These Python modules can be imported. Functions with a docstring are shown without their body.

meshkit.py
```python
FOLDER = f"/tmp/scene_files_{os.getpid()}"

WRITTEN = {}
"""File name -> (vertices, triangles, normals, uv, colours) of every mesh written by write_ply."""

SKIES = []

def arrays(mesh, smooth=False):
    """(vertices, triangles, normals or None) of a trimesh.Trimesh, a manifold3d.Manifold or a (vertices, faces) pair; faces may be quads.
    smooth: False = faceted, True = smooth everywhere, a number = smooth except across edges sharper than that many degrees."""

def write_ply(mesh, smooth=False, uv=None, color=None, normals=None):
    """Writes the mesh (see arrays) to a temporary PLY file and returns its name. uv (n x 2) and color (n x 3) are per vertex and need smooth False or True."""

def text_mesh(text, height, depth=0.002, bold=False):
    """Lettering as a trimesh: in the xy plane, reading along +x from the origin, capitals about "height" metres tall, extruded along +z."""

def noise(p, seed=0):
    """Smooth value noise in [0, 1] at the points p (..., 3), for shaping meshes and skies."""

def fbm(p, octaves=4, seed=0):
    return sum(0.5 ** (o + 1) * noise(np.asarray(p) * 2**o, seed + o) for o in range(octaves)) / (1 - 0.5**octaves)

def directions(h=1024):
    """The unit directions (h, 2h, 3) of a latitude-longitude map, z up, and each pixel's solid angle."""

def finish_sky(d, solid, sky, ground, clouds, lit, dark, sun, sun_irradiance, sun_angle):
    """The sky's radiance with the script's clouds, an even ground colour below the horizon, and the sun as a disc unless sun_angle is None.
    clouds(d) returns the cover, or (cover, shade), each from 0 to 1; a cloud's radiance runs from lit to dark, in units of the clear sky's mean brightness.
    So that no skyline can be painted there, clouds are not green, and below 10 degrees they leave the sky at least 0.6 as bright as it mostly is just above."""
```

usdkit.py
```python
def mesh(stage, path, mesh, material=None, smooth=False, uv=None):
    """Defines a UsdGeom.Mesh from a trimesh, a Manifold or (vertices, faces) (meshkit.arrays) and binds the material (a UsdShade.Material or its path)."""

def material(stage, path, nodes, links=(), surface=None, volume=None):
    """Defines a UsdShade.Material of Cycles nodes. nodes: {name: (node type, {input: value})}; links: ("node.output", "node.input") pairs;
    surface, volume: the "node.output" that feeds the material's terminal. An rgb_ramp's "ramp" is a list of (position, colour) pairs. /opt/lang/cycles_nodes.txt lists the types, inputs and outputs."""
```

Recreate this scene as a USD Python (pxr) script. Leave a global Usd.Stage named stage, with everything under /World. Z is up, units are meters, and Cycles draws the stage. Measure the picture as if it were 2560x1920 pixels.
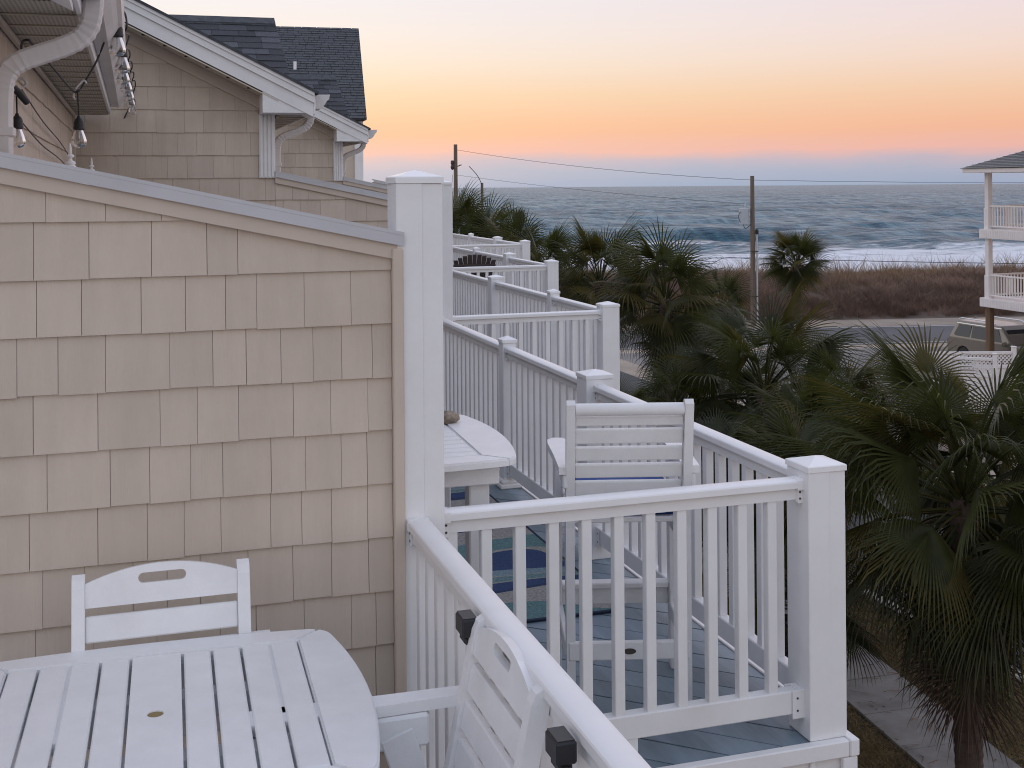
import math, random
import numpy as np
from pxr import Usd, UsdGeom, UsdLux, UsdShade, Gf, Sdf, Vt
from shapely.geometry import Polygon, box as sbox
from shapely import affinity
import trimesh
import usdkit, meshkit

stage = Usd.Stage.CreateInMemory()
UsdGeom.SetStageUpAxis(stage, UsdGeom.Tokens.z)
UsdGeom.SetStageMetersPerUnit(stage, 1.0)
world = UsdGeom.Xform.Define(stage, '/World')
stage.SetDefaultPrim(world.GetPrim())
UsdGeom.Scope.Define(stage, '/World/Looks')
PI = math.pi

# ------------------------------------------------------------------ camera, sky, sun, exposure
# world: x runs along the privacy walls (towards the street), y runs along the row of houses (towards the sea), z up, 0 = deck floor
EYE, YAW, ROLL = 2.02, 0.3045, 0.0080
cam = UsdGeom.Camera.Define(stage, '/World/camera')
fw = np.array([math.sin(YAW), math.cos(YAW), 0.0])
rt = np.array([math.cos(YAW), -math.sin(YAW), 0.0])
up = np.array([0, 0, 1.0])
r2 = rt * math.cos(ROLL) - up * math.sin(ROLL) * -1 * -1
r2 = rt * math.cos(ROLL) - up * math.sin(ROLL)
u2 = up * math.cos(ROLL) + rt * math.sin(ROLL)
M = Gf.Matrix4d(*[float(x) for x in (*r2, 0, *u2, 0, *(-fw), 0, 0, 0, EYE, 1)])
cam.AddTransformOp().Set(M)
FOC, AP = 30.0, 30.0 * 2560 / 3017.7
cam.CreateFocalLengthAttr(FOC)
cam.CreateHorizontalApertureAttr(AP)
cam.CreateVerticalApertureAttr(AP * 0.75)
cam.CreateVerticalApertureOffsetAttr(-(960 - 463.6) / 2560 * AP)
cam.CreateClippingRangeAttr(Gf.Vec2f(0.05, 20000))
cam.CreateExposureAttr(0.0)

SUN_AZ = (0.10, 0.995)                 # towards the glow, to the left behind the houses
SUN_EL = math.radians(2.5)
SKY_STRENGTH = 0.1
SKY_GAIN = 10.0


def sky_material():
    g = SKY_GAIN

    def r(stops):
        return [(p, tuple(g * x for x in c)) for p, c in stops]
    # ramp position = 0.5 + 0.5 * sin(elevation)
    e = lambda d: 0.5 + 0.5 * math.sin(math.radians(d))
    sunny = r([(0.0, (.30, .31, .33)), (e(-3), (.38, .42, .48)), (e(-.2), (.36, .50, .68)), (e(.7), (.46, .55, .69)), (e(1.15), (.60, .57, .66)), (e(1.42), (.91, .58, .53)),
               (e(2.6), (1.0, .60, .39)), (e(4.2), (1.0, .74, .51)), (e(5.8), (1.0, .86, .73)), (e(7.2), (.98, .90, .86)), (e(9), (.94, .91, .95)), (e(14), (.94, .90, .96)),
               (e(26), (.74, .77, .90)), (e(50), (.54, .63, .82)), (1.0, (.47, .57, .78))])
    dusk = r([(0.0, (.30, .30, .30)), (e(-3), (.45, .44, .43)), (e(0), (.50, .49, .53)), (e(2.5), (.64, .58, .58)), (e(6), (.76, .66, .62)), (e(12), (.71, .66, .66)),
              (e(26), (.58, .61, .69)), (e(50), (.50, .58, .74)), (1.0, (.47, .57, .78))])
    nodes = {
        'tc': ('texture_coordinate', {}),
        'sx': ('separate_xyz', {}),
        'sky': ('sky_texture', {'sky_type': 'single_scattering', 'sun_disc': False, 'sun_elevation': SUN_EL, 'sun_rotation': math.atan2(*SUN_AZ), 'altitude': 10.0, 'air_density': 1.0, 'aerosol_density': 1.0, 'ozone_density': 2.0}),
        'mapc': ('mapping', {'scale': (17.0, 17.0, 70.0)}),
        'nz': ('noise_texture', {'scale': 1.0, 'detail': 4.0, 'roughness': 0.55}),
        'nzs': ('math', {'math_type': 'multiply_add', 'value2': 0.0095, 'value3': -0.00475}),
        'mapw': ('mapping', {'scale': (1.5, 1.5, 26.0)}),
        'nw': ('noise_texture', {'scale': 1.0, 'detail': 3.0, 'roughness': 0.5}),
        'nws': ('math', {'math_type': 'multiply_add', 'value2': 0.05, 'value3': -0.025}),
        # the cloud bank's ragged edge only near the horizon; soft streaks higher up
        'near': ('map_range', {'range_type': 'smoothstep', 'from_min': 0.035, 'from_max': 0.06, 'to_min': 1.0, 'to_max': 0.0, 'clamp': True}),
        'nm': ('math', {'math_type': 'multiply'}),
        'el': ('math', {'math_type': 'add'}),
        'el2': ('math', {'math_type': 'multiply_add', 'value2': 0.5, 'value3': 0.5}),
        'r1': ('rgb_ramp', {'ramp': sunny}),
        'r2': ('rgb_ramp', {'ramp': dusk}),
        'dot': ('vector_math', {'vector_math_type': 'dot_product', 'math_type': 'dot_product', 'vector2': (SUN_AZ[0], SUN_AZ[1], 0.0)}),
        'az': ('map_range', {'range_type': 'smoothstep', 'from_min': -0.75, 'from_max': 0.55, 'to_min': 0.0, 'to_max': 1.0, 'clamp': True}),
        'dot2': ('vector_math', {'math_type': 'dot_product', 'vector2': (-.45, .893, 0.0)}),
        'lr': ('map_range', {'range_type': 'smoothstep', 'from_min': .25, 'from_max': 1.0, 'to_min': 0.0, 'to_max': 1.0, 'clamp': True}),
        'tint': ('mix_color', {'blend_type': 'mix', 'a': (.94, .83, .84), 'b': (1.0, 1.02, 1.0), 'use_clamp': False}),
        'mt': ('mix_color', {'blend_type': 'multiply', 'fac': 1.0, 'use_clamp': False}),
        'mx': ('mix_color', {'blend_type': 'mix', 'use_clamp': False}),
        'ms': ('mix_color', {'blend_type': 'mix', 'fac': 0.93, 'use_clamp': False}),
        'bg': ('background_shader', {'strength': SKY_STRENGTH}),
    }
    links = [('tc.generated', 'sx.vector'), ('tc.generated', 'mapc.vector'), ('mapc.vector', 'nz.vector'), ('nz.fac', 'nzs.value1'),
             ('sx.z', 'near.value'), ('near.result', 'nm.value1'), ('nzs.value', 'nm.value2'), ('sx.z', 'el.value1'), ('nm.value', 'el.value2'),
             ('el.value', 'el2.value1'), ('el2.value', 'r1.fac'), ('el2.value', 'r2.fac'), ('tc.generated', 'dot.vector1'), ('dot.value', 'az.value'),
             ('az.result', 'mx.fac'), ('r2.color', 'mx.a'), ('tc.generated', 'dot2.vector1'), ('dot2.value', 'lr.value'), ('lr.result', 'tint.fac'), ('r1.color', 'mt.a'), ('tint.result', 'mt.b'), ('mt.result', 'mx.b'), ('sky.color', 'ms.a'), ('mx.result', 'ms.b'), ('ms.result', 'bg.color')]
    for k in ('mapw', 'nw', 'nws'):
        nodes.pop(k)
    nodes['dot'][1].pop('vector_math_type')
    return usdkit.material(stage, '/World/Looks/sky_glow', nodes, links, surface='bg.background')


dome = UsdLux.DomeLight.Define(stage, '/World/sky')
UsdShade.MaterialBindingAPI.Apply(dome.GetPrim()).Bind(sky_material())
dome.GetPrim().SetCustomDataByKey('kind', 'structure')
dome.GetPrim().SetCustomDataByKey('label', 'clear dusk sky glowing orange above a grey cloud bank')
sun = UsdLux.DistantLight.Define(stage, '/World/sun')
sun.CreateIntensityAttr(0.05)
sun.CreateAngleAttr(12.0)
sun.CreateColorAttr(Gf.Vec3f(1.0, 0.72, 0.5))
sun.GetPrim().CreateAttribute('inputs:normalize', Sdf.ValueTypeNames.Bool).Set(True)
d = np.array([SUN_AZ[0] * math.cos(SUN_EL), SUN_AZ[1] * math.cos(SUN_EL), math.sin(SUN_EL)]); d /= np.linalg.norm(d)
xx = np.cross([0, 0, 1.0], d); xx /= np.linalg.norm(xx); yy = np.cross(d, xx)
sun.AddTransformOp().Set(Gf.Matrix4d(*[float(x) for x in (*xx, 0, *yy, 0, *d, 0, 0, 0, 0, 1)]))

# ------------------------------------------------------------------ materials
MATS = {}


def mat(name, color, rough=0.5, var=0.0, scale=4.0, stretch=(1, 1, 1), bump=0.0, bscale=40.0, bstretch=None, rnd=0.0, spec=0.5, metal=0.0, dirt=0.0, transl=None, rotz=0.0, coords='object'):
    n = {'tc': ('texture_coordinate', {}), 'm': ('mapping', {'scale': stretch, 'rotation': (0, 0, rotz)}), 'nz': ('noise_texture', {'scale': scale, 'detail': 5.0, 'roughness': 0.6}),
         'rp': ('rgb_ramp', {'ramp': [(0.3, tuple(c * (1 - var) for c in color)), (0.7, tuple(min(1, c * (1 + var)) for c in color))]}),
         'p': ('principled_bsdf', {'roughness': rough, 'specular_ior_level': spec, 'metallic': metal})}
    l = [(f'tc.{coords}', 'm.vector'), ('m.vector', 'nz.vector'), ('nz.fac', 'rp.fac')]
    if coords == 'position':
        n.pop('tc'); n['ge'] = ('geometry', {}); l[0] = ('ge.position', 'm.vector')
    out = 'rp.color'
    if rnd:
        n['oi'] = ('object_info', {}); n['rr'] = ('map_range', {'from_min': 0.0, 'from_max': 1.0, 'to_min': 1 - rnd, 'to_max': 1 + rnd})
        n['mu'] = ('vector_math', {'math_type': 'scale'})
        l += [('oi.random', 'rr.value'), (out, 'mu.vector1'), ('rr.result', 'mu.scale')]; out = 'mu.vector'
    if dirt:
        n['dn'] = ('noise_texture', {'scale': 1.7, 'detail': 8.0, 'roughness': 0.7}); n['dr'] = ('rgb_ramp', {'ramp': [(0.45, (0, 0, 0)), (0.75, (dirt, dirt, dirt))]})
        n['dm'] = ('mix_color', {'blend_type': 'mix', 'b': tuple(c * k for c, k in zip(color, (.55, .5, .42)))})
        n['db'] = ('rgb_to_bw', {})
        l += [(f'tc.{coords}' if coords != 'position' else 'ge.position', 'dn.vector'), ('dn.fac', 'dr.fac'), ('dr.color', 'db.color'), ('db.val', 'dm.fac'), (out, 'dm.a')]; out = 'dm.result'
    l.append((out, 'p.base_color'))
    if bump:
        n['bm'] = ('mapping', {'scale': bstretch or stretch, 'rotation': (0, 0, rotz)}); n['bn'] = ('noise_texture', {'scale': bscale, 'detail': 4.0, 'roughness': 0.6}); n['b'] = ('bump', {'strength': bump, 'distance': 0.01})
        l += [(l[0][0], 'bm.vector'), ('bm.vector', 'bn.vector'), ('bn.fac', 'b.height'), ('b.normal', 'p.normal')]
    surf = 'p.BSDF'
    if transl:
        n['t'] = ('translucent_bsdf', {'color': transl}); n['mc'] = ('mix_closure', {'fac': 0.3})
        l += [('p.BSDF', 'mc.closure1'), ('t.BSDF', 'mc.closure2')]; surf = 'mc.closure'
    MATS[name] = usdkit.material(stage, '/World/Looks/' + name, n, l, surface=surf)


mat('white_vinyl', (.79, .79, .79), .36, .03, 3, dirt=.22, bump=.04, bscale=30)
mat('white_vinyl_cap', (.82, .82, .82), .30, .02, 3, dirt=.08)
mat('white_board', (.79, .785, .785), .45, .04, 6, dirt=.18, bump=.10, bscale=120)
mat('plastic_lumber', (.79, .79, .79), .42, .04, 9, dirt=.20, bump=.12, bscale=140)
mat('plastic_lumber_shaded', (.72, .72, .755), .42, .04, 9, dirt=.14, bump=.12, bscale=140)
mat('siding_shingle', (.565, .478, .395), .62, .06, 9, (1, 1, .12), .28, 70, (1, 1, .03), rnd=.05, dirt=.22)
mat('siding_trim', (.565, .478, .398), .5, .04, 5, dirt=.1, bump=.05, bscale=40)
mat('siding_back', (.36, .30, .24), .8)
mat('wall_cap_metal', (.52, .52, .54), .42, .06, 5, (.3, 1, 1), dirt=.25, bump=.04)
mat('soffit', (.55, .49, .40), .5, .04, 8, dirt=.1)
mat('dark_gap', (.02, .018, .02), .8)
mat('roof_shingle', (.052, .055, .064), .9, .35, 60, bump=.5, bscale=220, rnd=.55)
mat('roof_shingle_far', (.058, .064, .072), .9, .35, 14, (1, 1, 1), bump=.4, bscale=200)
mat('roof_grey', (.20, .20, .20), .9, .2, 10, bump=.3, bscale=120)
mat('downspout', (.66, .63, .62), .42, .04, 5, dirt=.18)
mat('gutter', (.62, .60, .60), .4, .05, 5, dirt=.2)
mat('deck_paint', (.16, .215, .26), .42, .25, 7, (1, .12, 1), .25, 30, (1, .06, 1), rnd=.16, dirt=.35, rotz=math.radians(45))
mat('black_plastic', (.012, .012, .014), .45)
mat('cable', (.014, .012, .013), .55)
mat('brass', (.28, .22, .10), .45, metal=.6)
mat('screw', (.06, .05, .04), .6)
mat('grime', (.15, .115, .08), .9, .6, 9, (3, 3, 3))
mat('clear_clip', (.55, .55, .55), .25)
mat('white_cap_paint', (.80, .80, .80), .4)
mat('brown_plastic', (.045, .032, .030), .5, .1, 20)
mat('blue_cloth', (.02, .07, .26), .85, .15, 60)
mat('oyster', (.26, .21, .16), .85, .5, 45, bump=.6, bscale=60)
mat('palm_leaf', (.043, .048, .015), .42, .45, 3.5, rnd=.5, spec=.35, transl=(.05, .06, .012))
mat('palm_leaf_tip', (.085, .072, .020), .5, .3, 3, rnd=.3, spec=.25, transl=(.10, .09, .02))
mat('palm_dead', (.050, .030, .020), .8, .35, 4, rnd=.3)
mat('palm_trunk', (.070, .048, .036), .9, .4, 6, (1, 1, 3), .8, 18, (1, 1, 6))
mat('palm_boot', (.20, .12, .07), .85, .3, 9, rnd=.25)
mat('dune_soil', (.12, .09, .07), .95, .3, .4, bump=.5, bscale=8, coords='position')
mat('dune_twig', (.19, .122, .088), .9, .35, .4, rnd=.45, coords='position')
mat('dune_grass', (.29, .20, .11), .85, .35, .25, rnd=.4, transl=(.12, .08, .04), coords='position')
mat('leaf_low', (.16, .19, .09), .7, .3, 3, rnd=.3)
mat('lawn_blade', (.19, .135, .055), .85, .35, 1.0, rnd=.4, coords='position')
mat('lawn_soil', (.045, .034, .018), .95, .4, 6, bump=.6, bscale=40, coords='position')
mat('concrete', (.24, .23, .215), .85, .22, 3, bump=.3, bscale=120, rnd=.06, dirt=.35)
mat('kerb_concrete', (.36, .34, .31), .85, .15, 3, bump=.3, bscale=80, dirt=.3, coords='position')
mat('asphalt_dark', (.05, .052, .056), .85, .14, .8, bump=.3, bscale=180, coords='position')
mat('asphalt', (.095, .098, .105), .85, .14, .8, bump=.3, bscale=180, coords='position')
mat('asphalt_old', (.19, .18, .17), .9, .22, .35, bump=.3, bscale=100, coords='position')
mat('sand', (.34, .285, .23), .95, .22, .5, bump=.6, bscale=6, coords='position')
mat('road_paint', (.62, .60, .56), .7, .2, 2, coords='position')
mat('pole_wood', (.15, .115, .088), .85, .3, 3, (6, 6, .25), .6, 9, (9, 9, .3))
mat('transformer_grey', (.42, .46, .50), .45, .05)
mat('conduit', (.50, .53, .56), .5)
mat('yellow_siding', (.78, .63, .42), .6, .05, 2)
mat('white_house_trim', (.80, .76, .74), .5, .04, 3)
mat('piling_wood', (.17, .105, .06), .8, .3, 2, (5, 5, .3), .5, 8, (8, 8, .3))
mat('car_bronze', (.22, .195, .165), .22, .02, 2, metal=.55)
mat('car_navy', (.03, .045, .08), .18, .02, 2, metal=.3)
mat('car_trim', (.75, .76, .78), .18, metal=.9)
mat('tyre', (.02, .02, .02), .85)
mat('grey_bag', (.25, .33, .45), .6)
mat('teal_plastic', (.02, .16, .17), .5)
mat('pond_white', (.6, .6, .62), .5)


def glass(name, tint, rough=0.02, ior=1.5, extra=0.0):
    n = {'f': ('fresnel', {'IOR': ior}), 't': ('transparent_bsdf', {'color': tint}), 'g': ('glossy_bsdf', {'color': (1, 1, 1), 'roughness': rough}), 'm': ('mix_closure', {})}
    l = [('f.fac', 'm.fac'), ('t.BSDF', 'm.closure1'), ('g.BSDF', 'm.closure2')]
    if extra:
        n['a'] = ('math', {'math_type': 'add', 'value2': extra, 'use_clamp': True}); l[0] = ('f.fac', 'a.value1'); l.append(('a.value', 'm.fac'))
    MATS[name] = usdkit.material(stage, '/World/Looks/' + name, n, l, surface='m.closure')


glass('bulb_glass', (.93, .93, .92), .02, 1.5, .06)
MATS['window_dark'] = usdkit.material(stage, '/World/Looks/window_dark', {'p': ('principled_bsdf', {'base_color': (.02, .022, .025), 'roughness': .05, 'specular_ior_level': .6})}, surface='p.BSDF')

# perforated soffit: dark holes as flat detail of a far, small pattern
_n = {'tc': ('texture_coordinate', {}), 'm': ('mapping', {'scale': (70, 70, 70)}), 'v': ('voronoi_texture', {'scale': 1.0, 'randomness': 0.0, 'dimensions': '3D'}),
      'r': ('rgb_ramp', {'ramp': [(0.0, (.10, .085, .06)), (.33, (.12, .10, .07)), (.42, (.46, .42, .36)), (1, (.46, .42, .36))]}), 'p': ('principled_bsdf', {'roughness': .55})}
MATS['soffit_perforated'] = usdkit.material(stage, '/World/Looks/soffit_perforated', _n, [('tc.object', 'm.vector'), ('m.vector', 'v.vector'), ('v.distance', 'r.fac'), ('r.color', 'p.base_color')], surface='p.BSDF')

# rug: wavy bands of navy, teal and grey-green with pale outlines
_n = {'tc': ('texture_coordinate', {}), 'm': ('mapping', {'scale': (.35, 1.0, 1), 'rotation': (0, 0, -.22)}), 'w': ('noise_texture', {'scale': 1.3, 'detail': 1.0}),
      'sx': ('separate_xyz', {}), 'a': ('math', {'math_type': 'multiply_add', 'value2': 1.25}), 's': ('math', {'math_type': 'multiply', 'value2': 1.02}), 'fr': ('math', {'math_type': 'fraction'}),
      'r': ('rgb_ramp', {'interpolate': False, 'ramp': [(0, (.018, .045, .12)), (.15, (.26, .26, .23)), (.175, (.11, .19, .20)), (.30, (.26, .26, .23)), (.325, (.15, .22, .25)), (.46, (.018, .045, .12)), (.56, (.26, .26, .23)), (.58, (.09, .18, .185)), (.74, (.27, .255, .24)), (.93, (.26, .26, .23)), (.95, (.012, .03, .085)), (1, (.012, .03, .085))]}),
      'nz': ('noise_texture', {'scale': 90, 'detail': 3}), 'b': ('bump', {'strength': .5, 'distance': .004}), 'vr': ('map_range', {'from_min': .3, 'from_max': .7, 'to_min': .65, 'to_max': 1.35}), 'mu': ('vector_math', {'math_type': 'scale'}), 'p': ('principled_bsdf', {'roughness': .95})}
MATS['rug_weave'] = usdkit.material(stage, '/World/Looks/rug_weave', _n, [('tc.object', 'm.vector'), ('m.vector', 'w.vector'), ('tc.object', 'sx.vector'), ('w.fac', 'a.value1'), ('sx.y', 'a.value3'), ('a.value', 's.value1'), ('s.value', 'fr.value1'), ('fr.value', 'r.fac'),
                                                                              ('tc.object', 'nz.vector'), ('nz.fac', 'vr.value'), ('r.color', 'mu.vector1'), ('vr.result', 'mu.scale'), ('mu.vector', 'p.base_color'), ('nz.fac', 'b.height'), ('b.normal', 'p.normal')], surface='p.BSDF')
mat('rug_edge', (.012, .022, .05), .9)

# sea: light and dark of the wave facets painted into the base colour with the mottling; broken foam towards the shore. SN = landward normal of the shore road
SN = np.array([math.sin(math.radians(12)), math.cos(math.radians(12))])
_n = {'ge': ('geometry', {}), 'dt': ('vector_math', {'math_type': 'dot_product', 'vector2': (SN[0], SN[1], 0)}),
      'm1': ('mapping', {'rotation': (0, 0, math.radians(12)), 'scale': (.16, .55, .3)}), 'n1': ('noise_texture', {'scale': 1.0, 'detail': 6, 'roughness': .62}),
      'm2': ('mapping', {'rotation': (0, 0, math.radians(12)), 'scale': (.020, .11, .05)}), 'n2': ('noise_texture', {'scale': 1.0, 'detail': 5, 'roughness': .6, 'distortion': .6}),
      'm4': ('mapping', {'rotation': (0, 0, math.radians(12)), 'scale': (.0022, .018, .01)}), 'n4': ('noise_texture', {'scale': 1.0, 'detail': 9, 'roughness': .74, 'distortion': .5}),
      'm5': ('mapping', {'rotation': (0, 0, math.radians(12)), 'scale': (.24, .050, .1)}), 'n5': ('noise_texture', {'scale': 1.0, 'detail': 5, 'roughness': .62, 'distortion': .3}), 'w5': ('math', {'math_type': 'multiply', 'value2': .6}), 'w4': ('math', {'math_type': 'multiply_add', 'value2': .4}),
      'm3': ('mapping', {'rotation': (0, 0, math.radians(12)), 'scale': (.10, .45, .2)}), 'n3': ('noise_texture', {'scale': 1.0, 'detail': 8, 'roughness': .72, 'distortion': 1.2}),
      'z': ('map_range', {'range_type': 'linear', 'from_min': 140, 'from_max': 215, 'to_min': .64, 'to_max': .10, 'clamp': True}),
      'ad': ('math', {'math_type': 'add'}), 'ad2': ('math', {'math_type': 'add'}), 'ms2': ('math', {'math_type': 'multiply', 'value2': .55}), 'ms3': ('math', {'math_type': 'multiply', 'value2': .75}),
      'fo': ('map_range', {'range_type': 'smoothstep', 'from_min': .96, 'from_max': 1.16, 'to_min': 0.0, 'to_max': .92, 'clamp': True}),
      'b': ('bump', {'strength': 1.0, 'distance': 2.2}), 'hm': ('math', {'math_type': 'multiply_add', 'value2': .9}), 'h2': ('math', {'math_type': 'multiply', 'value2': .7}),
      'cr': ('rgb_ramp', {'ramp': [(.41, (.010, .044, .070)), (.50, (.040, .108, .145)), (.58, (.14, .23, .27))]}),  # wave reflections and water mottling put into the base colour
      'p': ('principled_bsdf', {'roughness': .30, 'ior': 1.33, 'specular_ior_level': .32}), 'f': ('diffuse_bsdf', {'color': (.72, .74, .78)}), 'mx': ('mix_closure', {})}
_l = [('ge.position', 'dt.vector1'), ('ge.position', 'm1.vector'), ('m1.vector', 'n1.vector'), ('ge.position', 'm2.vector'), ('m2.vector', 'n2.vector'), ('ge.position', 'm3.vector'), ('m3.vector', 'n3.vector'),
      ('ge.position', 'm4.vector'), ('m4.vector', 'n4.vector'), ('dt.value', 'z.value'), ('n2.fac', 'ms2.value1'), ('n3.fac', 'ms3.value1'), ('ms2.value', 'ad.value1'), ('ms3.value', 'ad.value2'), ('ad.value', 'ad2.value1'), ('z.result', 'ad2.value2'), ('ad2.value', 'fo.value'),
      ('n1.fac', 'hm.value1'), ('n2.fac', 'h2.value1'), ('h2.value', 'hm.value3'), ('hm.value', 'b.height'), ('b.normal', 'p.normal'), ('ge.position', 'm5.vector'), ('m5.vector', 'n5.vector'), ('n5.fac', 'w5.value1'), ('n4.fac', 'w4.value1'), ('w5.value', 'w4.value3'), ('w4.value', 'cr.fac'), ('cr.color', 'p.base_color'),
      ('fo.result', 'mx.fac'), ('p.BSDF', 'mx.closure1'), ('f.BSDF', 'mx.closure2')]
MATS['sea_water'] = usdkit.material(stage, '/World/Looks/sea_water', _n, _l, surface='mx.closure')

# ------------------------------------------------------------------ mesh helpers
FB = np.array([[0, 3, 2], [0, 2, 1], [4, 5, 6], [4, 6, 7], [0, 1, 5], [0, 5, 4], [1, 2, 6], [1, 6, 5], [2, 3, 7], [2, 7, 6], [3, 0, 4], [3, 4, 7]])


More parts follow.
